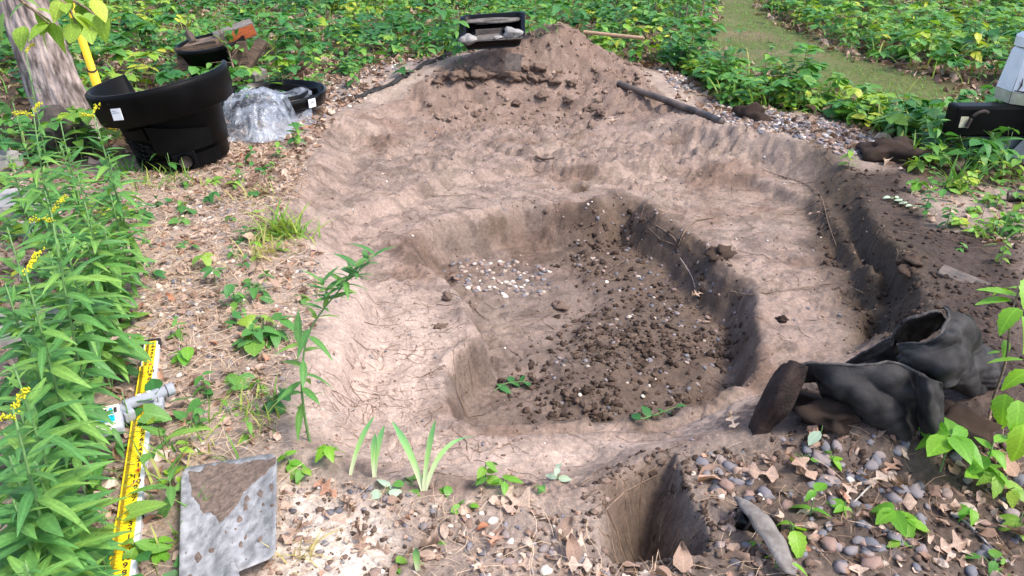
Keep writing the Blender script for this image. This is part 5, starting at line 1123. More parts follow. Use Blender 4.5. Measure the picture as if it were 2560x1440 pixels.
many_leaves(PBR_V, 42, .04, .09, 'in the litter of the lower right bank'); many_leaves(PBOT, 40, .035, .08, 'in the litter along the bottom edge', .35); many_leaves(PLEFT, 75, .04, .09, 'in the litter of the left bank', .2)
many_leaves(PGRAVR, 25, .06, .10, 'between pebbles at the back right'); many_leaves(PGL, 20, .07, .12, 'along the back left rim')
# ------------------------------------------------------------------ roots and twigs
def roots(name, poly, n, L0, L1, rad, t0, t1, label, extra=None):
    x, y = sample(poly, n*2.5/area(poly), extra); x = x[:n]; y = y[:n]; Vs, Fs, Ts, o = [], [], [], 0; m = 7; A = []
    for i in range(len(x)):
        a = rnd.uniform(0, 6.28); L = rnd.uniform(L0, L1); c = rnd.gauss(0, .8); px_, py_ = x[i], y[i]
        for k in range(m): A.append((px_, py_)); px_ += math.cos(a)*L/m; py_ += math.sin(a)*L/m; a += c/m+rnd.gauss(0, .25)
    A = np.array(A); Z = height(A[:, 0], A[:, 1])
    for i in range(len(x)):
        q = A[i*m:(i+1)*m]; zz = Z[i*m:(i+1)*m]; r = rad*rnd.uniform(.5, 1.3)
        v, f = tube_data([(q[k][0], q[k][1], zz[k]+r*.6+(.004 if k % 3 == 1 else 0)) for k in range(m)], [r*(1-.1*k) for k in range(m)], 3, False); Vs.append(v); Fs.append(f+o); o += len(v); Ts.append(np.full(len(v), rnd.uniform(t0, t1)))
    tag(link(name, mkmesh(name, np.concatenate(Vs), np.concatenate(Fs), M['root'], tint=np.concatenate(Ts))), label, None, kind='stuff')
roots('fine_roots', PA, 620, .06, .34, .0017, .1, .8, 'fine roots trailing over the bare mud')
roots('fine_roots', PDK, 260, .06, .3, .0016, .05, .6, 'fine roots on the dark right bank')
roots('fine_roots', W([(1000,640),(1180,800),(1120,960),(1150,1070),(1500,1200),(900,1200),(700,1100),(900,900)], -.15), 230, .04, .18, .0011, .25, .75, 'hair-thin roots on the pale front ledge')
roots('fine_roots', PD_+np.array([.0, .0]), 90, .05, .2, .0014, .2, .9, 'cut roots inside the square hole')
roots('fine_roots', W([(1290,90),(1400,90),(1420,130),(1330,150),(1290,130)], .25), 150, .10, .25, .006, .8, 1, 'tangle of orange roots right of the basin')
def twig(pxs, r, m, label, lift=.004, name='twig', cat='twig', drop=None):
    g = [ground_pt(x, y) for x, y in pxs]; pts = smooth_line([p+Vector((0, 0, r+lift+(.02 if drop and 0 < i < len(g)-1 else 0))) for i, p in enumerate(g)], 4)
    for p in pts: p.z = max(p.z, gz(p.x, p.y)+r*.5)
    return tag(tube(name, pts, list(np.linspace(r, r*.4, len(pts))), M[m], None, 6), label, cat)
for a in [([(1960,1180),(2200,1195),(2155,1240),(2130,1265)][1:], .004, 'greytwig', 'short bent grey twig on the lower right bank'), ([(2375,1290),(2420,1320),(2470,1370),(2520,1420)], .0045, 'greytwig', 'pale bare twig running to the bottom right corner'),
          ([(1825,738),(1880,742),(1960,730),(2060,716),(2105,716),(2160,738)], .0035, 'twig', 'long thin twig lying across the right shelf'), ([(1905,430),(1960,445),(2010,462),(2050,490),(2070,560),(2090,620)], .004, 'twig', 'long root bending down the upper trench wall'),
          ([(1640,570),(1680,600),(1690,615),(1650,605),(1600,590)], .004, 'twig', 'dark root arching from the back right pit wall'), ([(1785,548),(1740,555),(1710,585),(1695,625)], .006, 'twig', 'thick bent root on the right rim of the deep pit'),
          ([(1175,755),(1200,790),(1225,805)], .004, 'twig', 'dark short twig beside the left ledge'), ([(1065,490),(1130,495),(1190,490),(1235,510)], .003, 'twig', 'thin curved root on the back shelf'), ([(1000,492),(940,485),(890,490)], .003, 'twig', 'thin root at the left end of the back shelf'),
          ([(1505,1290),(1545,1250),(1580,1225),(1645,1195)], .0035, 'twig', 'reddish root reaching into the square hole'), ([(890,1025),(800,1070),(700,1120)], .0022, 'greytwig', 'straight pale straw crossing towards the shovel corner'), ([(448,800),(449,880),(450,960)], .003, 'greytwig', 'thin white stick upright on the left bank beyond the rod'),
          ([(1850,1430),(1870,1380),(1895,1340)], .004, 'twig', 'brown twig leaning on the grey liner strip'), ([(2400,1140),(2440,1080),(2475,1050)], .008, 'handle', 'short tan stick beneath the bright green plant'), ([(1340,398),(1360,404),(1385,400)], .012, 'darkwood', 'reddish flat stick lying on the middle shelf'),
          ([(1440,770),(1500,700),(1560,655)][::-1], .0022, 'twig', 'hairline root over the pit floor'), ([(1700,650),(1730,700),(1745,760)], .003, 'greytwig', 'pale root hanging by the right pit wall'), ([(1520,545),(1490,560),(1450,575)], .003, 'twig', 'short root under the dark notch'), ([(1130,120),(1090,110),(1050,100)], .006, 'twig', 'twig beside the left end of the basin')]:
    twig(*a)
# arching dry stem in front of the tub
g0 = ground_pt(350, 415); g1 = ground_pt(478, 418); mid = (g0+g1)/2
tag(tube('dry_stem', smooth_line([g0, g0.lerp(mid, .4)+Vector((0, 0, .09)), mid+Vector((0.05, 0, .13)), g1.lerp(mid, .3)+Vector((0, 0, .11)), g1], 5), .003, M['greytwig'], None, 5), 'pale dry stem arching in front of the tub', 'stem')
# ------------------------------------------------------------------ woodland understory
clearm = lambda x, y: ((sdist(PBIG, x, y) < -.02) | (y > 8.25)) & (sdist(PPATH, x, y) < -.12+.3*rng.random(len(x))**3) & (np.abs(x) < y*.74+.9) & (y > 3.0)
def ttint(r, x, y):
    v = float(fbm(np.array([x*.9]), np.array([y*.9]), 2)[0]); return min(.97, max(.02, .42+.55*v+r.gauss(0, .13)+(.5 if r.random() < .07 else 0)))
X, Y = sample(PFOR, 30, clearm); kd = rng.random(len(X)) < np.clip(.62+1.3*fbm(X*1.1, Y*1.1, 3)+.35*(X > .5), .12, 1); X = X[kd]; Y = Y[kd]
order = np.argsort(Y); near = order[:230]; restu = order[230:]
scatter_plants('understory', X[restu], Y[restu], ['opp', 'whorl', 'tri', 'opp'], (.10, .45), (.07, .17), (6, 12), 'leaf', ttint, 'low leafy green undergrowth covering the woodland floor', 2)
for i in near:
    x, y = float(X[i]), float(Y[i]); side = ('left of the leaning tree' if x < -3.5 else 'between the tub and the goldenrod' if y < 5.2 and x < -1 else 'beside the timber heap' if x < -2.4 else 'behind the black oval tray' if x < -1.5 else 'behind the back left rim' if x < -.5 else
            'behind the mound' if x < 1.2 else 'beside the dark pipe' if x < 1.9 and y > 5.6 else 'between pebble strip and path' if x < 2.8 and y > 4.6 else 'next to the black trailer frame' if y > 3.9 else 'in front of the trailer frame')
    k = rnd.choice([('ovate', 'opp', 'oval'), ('heart', 'opp', 'heart-shaped'), ('round', 'whorl', 'rounded'), ('serr', 'tri', 'toothed')])
    t = ttint(rnd, x, y); tw = 'dark green' if t < .3 else 'mid-green' if t < .5 else 'light green' if t < .72 else 'yellow-green'; plant((x, y, gz(x, y)-.01), k[1], rnd.uniform(.12, .34), rnd.randint(6, 10), rnd.uniform(.07, .14), k[0], 'leaf', '%s woodland plant with %s leaves growing %s' % (tw, k[2], side), '%s woodland plants with %s leaves growing %s' % (tw, k[2], side), name='woodland_plant', tint=(max(0, t-.12), min(1, t+.12)))
# brighter fringe along the back right rim
PFR = W([(1640,150),(1700,165),(1800,205),(1900,225),(2060,250),(2200,290),(2330,330),(2200,345),(2060,290),(1950,278),(1800,262),(1720,205)], 0)
X, Y = sample(PFR, 110); scatter_plants('understory', X, Y, ['opp', 'spiral', 'whorl'], (.06, .26), (.07, .14), (6, 10), 'leaf', lambda r, x, y: r.uniform(.35, .9), 'bright leafy fringe along the pebbles at the back right', 3)
X, Y = sample(W([(560,225),(800,170),(1000,120),(1160,85),(1160,120),(1000,150),(840,195),(700,250)], .1), 34); scatter_plants('understory', X, Y, ['opp', 'spiral', 'whorl'], (.08, .3), (.06, .12), (6, 10), 'leaf', lambda r, x, y: r.uniform(.2, .85), 'bright leafy fringe behind the back left rim', 4)
X, Y = sample(np.array([[-6.5, 3.4], [-2.5, 3.2], [-2.2, 4.2], [-3.0, 5.2], [-6.5, 6]]), 45, clearm); scatter_plants('understory', X, Y, ['opp', 'spiral', 'whorl'], (.08, .3), (.06, .12), (6, 10), 'leaf', lambda r, x, y: r.uniform(.1, .6), 'dense leaves between goldenrod and tree', 5)
LB = W([(330,440),(545,400),(690,400),(700,560),(790,640),(790,740),(700,900),(680,1100),(460,1130),(440,850),(340,640)], 0); bx, by = sample(LB, 34); o_ = rng.permutation(len(bx))[:44]
for i in o_:
    k = rnd.choice([('ovate', 'opp', 'oval'), ('heart', 'basal', 'heart-shaped'), ('round', 'whorl', 'rounded'), ('serr', 'tri', 'toothed'), ('lance', 'spiral', 'narrow')]); t = rnd.uniform(.15, .85); tw = 'dark green' if t < .35 else 'mid-green' if t < .6 else 'light green'; wh = 'nearer the tub' if by[i] > 3.3 else 'in the middle' if by[i] > 2.5 else 'nearer the rod'
    plant((float(bx[i]), float(by[i]), gz(bx[i], by[i])-.005), k[1], rnd.uniform(.03, .10), rnd.randint(4, 8), rnd.uniform(.035, .065), k[0], 'leaf', 'little %s seedling with %s leaves on the left bank %s' % (tw, k[2], wh), 'little %s seedlings with %s leaves on the left bank %s' % (tw, k[2], wh), tint=(max(0, t-.1), min(1, t+.1)), stemr=.0018)
X, Y = sample(PWEEDS, 30); scatter_plants('weeds', X, Y, ['opp', 'spiral', 'basal'], (.04, .14), (.04, .09), (5, 9), 'leaf', lambda r, x, y: r.uniform(.2, .85), 'low weeds under the goldenrod', 6)
X, Y = sample(PRB, 34); scatter_plants('weeds', X, Y, ['opp', 'tri', 'basal'], (.04, .16), (.04, .08), (5, 9), 'leaf', lambda r, x, y: r.uniform(.5, .97), 'low bright weeds at the right edge', 7)
# grass
def grass(name, X, Y, Hr, wid, tr, label, lean=.6, kind='stuff', n=1):
    Z = height(X, Y); m = len(X)
    BL = [leaf_t('blade', 4, .1, d, 0, s) for s, d in enumerate((.25, .5, .8))]
    sc = rng.uniform(Hr[0], Hr[1], m); S = np.stack([sc*wid, sc, sc], -1)
    o = batch(name, BL, rng.integers(0, 3, m), np.stack([X, Y, Z], -1), rotmats(rng.uniform(0, 6.28, m), np.clip(rng.normal(1.1, lean*.5, m), .2, 1.5), rng.normal(0, .3, m)), S, rng.uniform(tr[0], tr[1], m), M['grass'])
    return o
X, Y = sample(PPATH, 450, lambda x, y: (fbm(x*1.5, y*1.5, 2) > -.25) & (y < 17)); tag(grass('moss_grass', X, Y, (.02, .06), 1.6, (0.0, .45), ''), 'mossy short grass on the woodland path', None, kind='stuff')
X, Y = sample(PFR, 300); tag(grass('grass', X, Y, (.08, .26), 1, (.05, .7), ''), 'long grass in the fringe at the back right', None, kind='stuff')
X, Y = sample(PFOR, 36, clearm); tag(grass('grass', X, Y, (.08, .3), 1, (.05, .8), ''), 'thin grass blades among the undergrowth', None, kind='stuff')
def tuft(px, py, n, sp, Hr, tr, label, wid=1.0, lean=.8, dirx=0, diry=0):
    g = ground_pt(px, py); X = g.x+rng.normal(0, sp, n); Y = g.y+rng.normal(0, sp, n); o = grass('grass_tuft', X, Y, Hr, wid, tr, '', lean); tag(o, label, 'grass')
for a in [(715, 590, 130, .06, (.07, .19), (.3, .75), 'bright yellow-green grass tuft hanging over the left rim of the pit'), (655, 640, 50, .05, (.06, .13), (.8, 1), 'dry straw tuft left of the bright grass tuft'), (395, 455, 90, .12, (.05, .13), (.2, .75), 'fine grass tuft in front of the tub'), (340, 430, 30, .05, (.10, .22), (0, .3), 'dark green grass blades at the tub base'),
          (620, 500, 50, .09, (.04, .11), (.6, 1), 'dry grass tuft on the left bank by the pebbles'), (560, 1120, 30, .08, (.04, .11), (.1, .9), 'straggling grass above the shovel blade'), (650, 1030, 45, .05, (.04, .10), (.2, .8), 'fine grass tuft right of the receiver'), (400, 1180, 26, .05, (.05, .13), (.1, .9), 'grass tuft between rod and shovel'),
          (2390, 470, 26, .05, (.15, .3), (.0, .3), 'arching blue-green grass blades at the right bank'), (425, 1330, 26, .05, (.04, .11), (.1, .8), 'grass tuft left of the shovel blade'), (2480, 590, 30, .05, (.08, .15), (0, .4), 'thin grass at the right edge of the bank'), (770, 1390, 20, .03, (.04, .10), (.9, 1), 'bundle of dry straw right of the shovel')]: tuft(*a)
# blue-green strappy clump at the right rim
for px, py, lb in ((2240, 345, 'left strappy clump of grey-green leaves at the right rim'), (2330, 350, 'middle strappy clump of grey-green leaves at the right rim'), (2420, 385, 'right strappy clump of grey-green leaves by the trailer frame'), (2460, 420, 'small strappy clump under the trailer frame')):
    g = ground_pt(px, py); plant((g.x, g.y, g.z), 'spiral', .24, 22, .17, 'lance', 'weed', lb, name='strappy_plant', tint=(0, .25), stemr=.004)
# ------------------------------------------------------------------ goldenrod at the left
def goldenrod(tx, ty, h, lean, n, L, flower, label, tint=(.1, .75), seed=0):
    tp = P(tx, ty, h); bx, by = tp.x-lean[0], tp.y-lean[1]; z = gz(bx, by)
    plant((bx, by, z), 'spiral', h-z, n, L, 'lance', 'weed', label, 'goldenrod stems along the left edge' if False else None, 'goldenrod', 'goldenrod', lean, tint, .0045, seed, .2, flower)
for k, a in enumerate([(80, 265, .85, (.05, .05), 60, .105, 2, 'goldenrod with yellow plumes nearest the tree on the far left'), (230, 270, .80, (-.03, .0), 60, .10, 2, 'goldenrod with one yellow plume in front of the tub'), (62, 120, .95, (0, .1), 34, .07, 1, 'tall thin green goldenrod against the trunk base'),
                       (125, 520, .80, (.04, .03), 52, .10, 2, 'goldenrod with yellow plume in the middle of the left edge'), (185, 700, .42, (-.06, -.04), 46, .12, 0, 'goldenrod with a drooping leafy crown leaning over the left bank'), (60, 665, .72, (.02, 0), 46, .10, 1, 'goldenrod with a small yellow plume below the middle one'),
                       (28, 1010, .62, (.02, .02), 40, .11, 2, 'goldenrod with a yellow plume low at the left edge'), (150, 560, .62, (0, 0), 44, .12, 0, 'flowerless goldenrod right behind the middle yellow plume'), (275, 480, .48, (.0, 0), 40, .10, 0, 'flowerless goldenrod right of the one-plume stem'),
                       (60, 830, .50, (0, 0), 40, .12, 0, 'broad-leaved goldenrod left of the drooping crown'), (30, 900, .60, (0, 0), 36, .12, 0, 'goldenrod cut by the left edge above the low plume'), (105, 900, .38, (0, 0), 40, .115, 0, 'short goldenrod under the drooping crown'), (50, 1030, .42, (.0, 0), 44, .12, 0, 'bushy goldenrod left of the receiver'),
                       (85, 1150, .40, (.0, 0), 46, .125, 0, 'bushy goldenrod left of the middle of the rod'), (30, 1240, .42, (0, 0), 46, .13, 0, 'bushy goldenrod at the lower left edge'), (115, 1290, .30, (.02, 0), 40, .13, 0, 'goldenrod reaching over the lower end of the rod'), (60, 1400, .34, (0, 0), 44, .14, 0, 'goldenrod in the bottom left corner'),
                       (160, 1430, .2, (.0, 0), 26, .11, 0, 'low goldenrod beside the bottom of the rod'), (20, 1130, .45, (0, 0), 34, .13, 0, 'goldenrod on the left edge below the low plume'), (15, 560, .6, (0, 0), 36, .11, 0, 'leafy goldenrod cut by the left edge near the flagstones'), (190, 420, .6, (0, 0), 40, .10, 0, 'flowerless goldenrod just below the one-plume stem'), (215, 600, .40, (0, .0), 36, .11, 0, 'small goldenrod behind the drooping crown'),
 (100, 400, .55, (.02, 0), 44, .12, 0, 'flowerless goldenrod under the plumes nearest the tree'), (20, 380, .6, (0, 0), 44, .12, 0, 'flowerless goldenrod at the left edge by the small stone block'), (260, 560, .42, (.03, 0), 40, .12, 0, 'flowerless goldenrod at the right side of the upper clump'), (60, 740, .42, (0, 0), 40, .13, 0, 'goldenrod hiding the lowest flagstone'), (90, 800, .30, (0, 0), 38, .12, 0, 'low goldenrod left of the drooping crown'), (10, 700, .5, (0, 0), 40, .12, 0, 'goldenrod at the left edge beside the small yellow plume'), (120, 620, .5, (0, 0), 40, .12, 0, 'broad-leaved goldenrod behind the small yellow plume'), (150, 350, .5, (0, 0), 40, .11, 0, 'small goldenrod at the boulder'),
 (30, 250, .75, (0, 0), 50, .10, 0, 'tall flowerless goldenrod at the left edge by the trunk'), (150, 300, .7, (.02, 0), 50, .10, 0, 'tall flowerless goldenrod between the two plumed stems at the top'), (270, 380, .55, (.02, 0), 42, .10, 0, 'goldenrod in front of the left end of the tub'), (110, 470, .6, (0, 0), 48, .11, 0, 'dense goldenrod above the middle yellow plume'), (210, 500, .55, (0, 0), 46, .11, 0, 'dense goldenrod right of the middle yellow plume')]):
    goldenrod(*a, seed=50+k)
# tall weed in the centre left foreground
cb = ground_pt(775, 1105)
def center_weed():
    root = thing('tall_weed', 'tall slender weed with narrow leaves standing in front of the left ledge', 'weed', cb)
    tip = PD(878, 690, cb.y+.05)-cb; pts = smooth_line([Vector((0, 0, -.02)), Vector((-.005, 0, .12)), Vector((.005, .0, .25)), Vector((.045, .02, .40)), tip], 6)
    tube('stem', pts, list(np.linspace(.005, .002, len(pts))), M['stem'], root, 6)['tint'] = .2
    r = random.Random(11)
    def lf(p, az, el, l, t, k='lance'):
        o = link('leaf', leaf_mesh(k, 'weed', r.randrange(3)), root, p); o.rotation_euler = (Matrix.Rotation(az, 3, 'Z') @ Matrix.Rotation(el, 3, 'X') @ Matrix.Rotation(r.gauss(0, .2), 3, 'Y')).to_euler(); o.scale = (l*.95, l, l); o['tint'] = t
    for i in range(15):
        f = .28+i*.036; p = pts[int(f*(len(pts)-1))]; lf(p, i*2.4+.6, r.uniform(-.35, .15), r.uniform(.08, .115), r.uniform(.2, .8))
    lf(pts[int(.7*(len(pts)-1))]+Vector((-.02, 0, 0)), .25, 1.1, .11, .3)
    for b in range(3):
        q0 = pts[-4+b]; d = Vector(((-.5, .7, 1.0)[b], .1, .9)).normalized()*(.06+.03*b); q1 = q0+d; tube('stem', [q0, q0.lerp(q1, .6), q1], .0016, M['stem'], root, 4)['tint'] = .2
        for i in range(12): lf(q0.lerp(q1, i/11), i*2.4, .2+.06*i, r.uniform(.05, .08), r.uniform(.1, .6))
    for i in range(18): lf(pts[-1-i//3], i*2.4, .1+.04*i, r.uniform(.05, .08), r.uniform(.2, .8))
center_weed()
# iris-like blades in front of the lip
def blades(px, py, L, label, wid=1.0):
    g = ground_pt(px, py); root = thing('iris_plant', label, 'plant', g)
    for (tx, ty, dd, w, cv) in L:
        tip = PD(tx, ty, g.y+dd)-g; n = 10; V = []; U = []
        side = Vector((1, 0, 0)); base = Vector((rnd.uniform(-.006, .006), 0, 0)); ctl = Vector((tip.x*.35, tip.y*.3, tip.length*.62+cv))
        for i in range(n+1):
            t = i/n; p = base*(1-t)**2+ctl*2*t*(1-t)+tip*t*t; ww = w*(.75+.6*t)*(1 if t < .7 else max(.06, (1-t)/.3)**.6)
            V += [tuple(p-side*ww), tuple(p+Vector((0, .0025, 0))), tuple(p+side*ww)]; U += [(.0, t), (.5, t), (1, t)]
        Fc = []
        for i in range(n): a = i*3; Fc += [(a, a+1, a+4), (a, a+4, a+3), (a+1, a+2, a+5), (a+1, a+5, a+4)]
        o = link('leaf', mkmesh('leaf', np.array(V), np.array(Fc), IRIS, np.array(U)), root)
IRIS = bpy.data.materials.new('iris_blade'); IRIS.use_nodes = True
_t = IRIS.node_tree; _b = _t.nodes['Principled BSDF']; _uv = _t.nodes.new('ShaderNodeUVMap'); _s = _t.nodes.new('ShaderNodeSeparateXYZ'); _r = _t.nodes.new('ShaderNodeValToRGB')
_t.links.new(_uv.outputs[0], _s.inputs[0]); _t.links.new(_s.outputs[1], _r.inputs[0]); _r.color_ramp.elements[0].color = (.62, .68, .42, 1); _r.color_ramp.elements[0].position = .05; _r.color_ramp.elements[1].color = (.12, .32, .10, 1); _r.color_ramp.elements[1].position = .8
_e = _r.color_ramp.elements.new(.4); _e.color = (.30, .52, .16, 1); _t.links.new(_r.outputs[0], _b.inputs['Base Color']); _b.inputs['Roughness'].default_value = .5
blades(1060, 1228, [(982, 1055, .10, .010, -.01), (1088, 1052, .04, .007, .0), (1185, 1092, .08, .008, .05)], 'three-bladed pale green iris shoot on the front lip')
blades(880, 1190, [(934, 1042, .05, .007, .0)], 'single leaning iris blade left of the pair of blades'); blades(932, 1195, [(938, 1085, .03, .008, 0), (960, 1065, .04, .008, 0)], 'pair of upright iris blades left of the three-bladed shoot'); blades(1042, 1430, [(1040, 1370, .0, .008, 0), (1062, 1412, .03, .007, .01)], 'two short iris blades at the bottom edge')
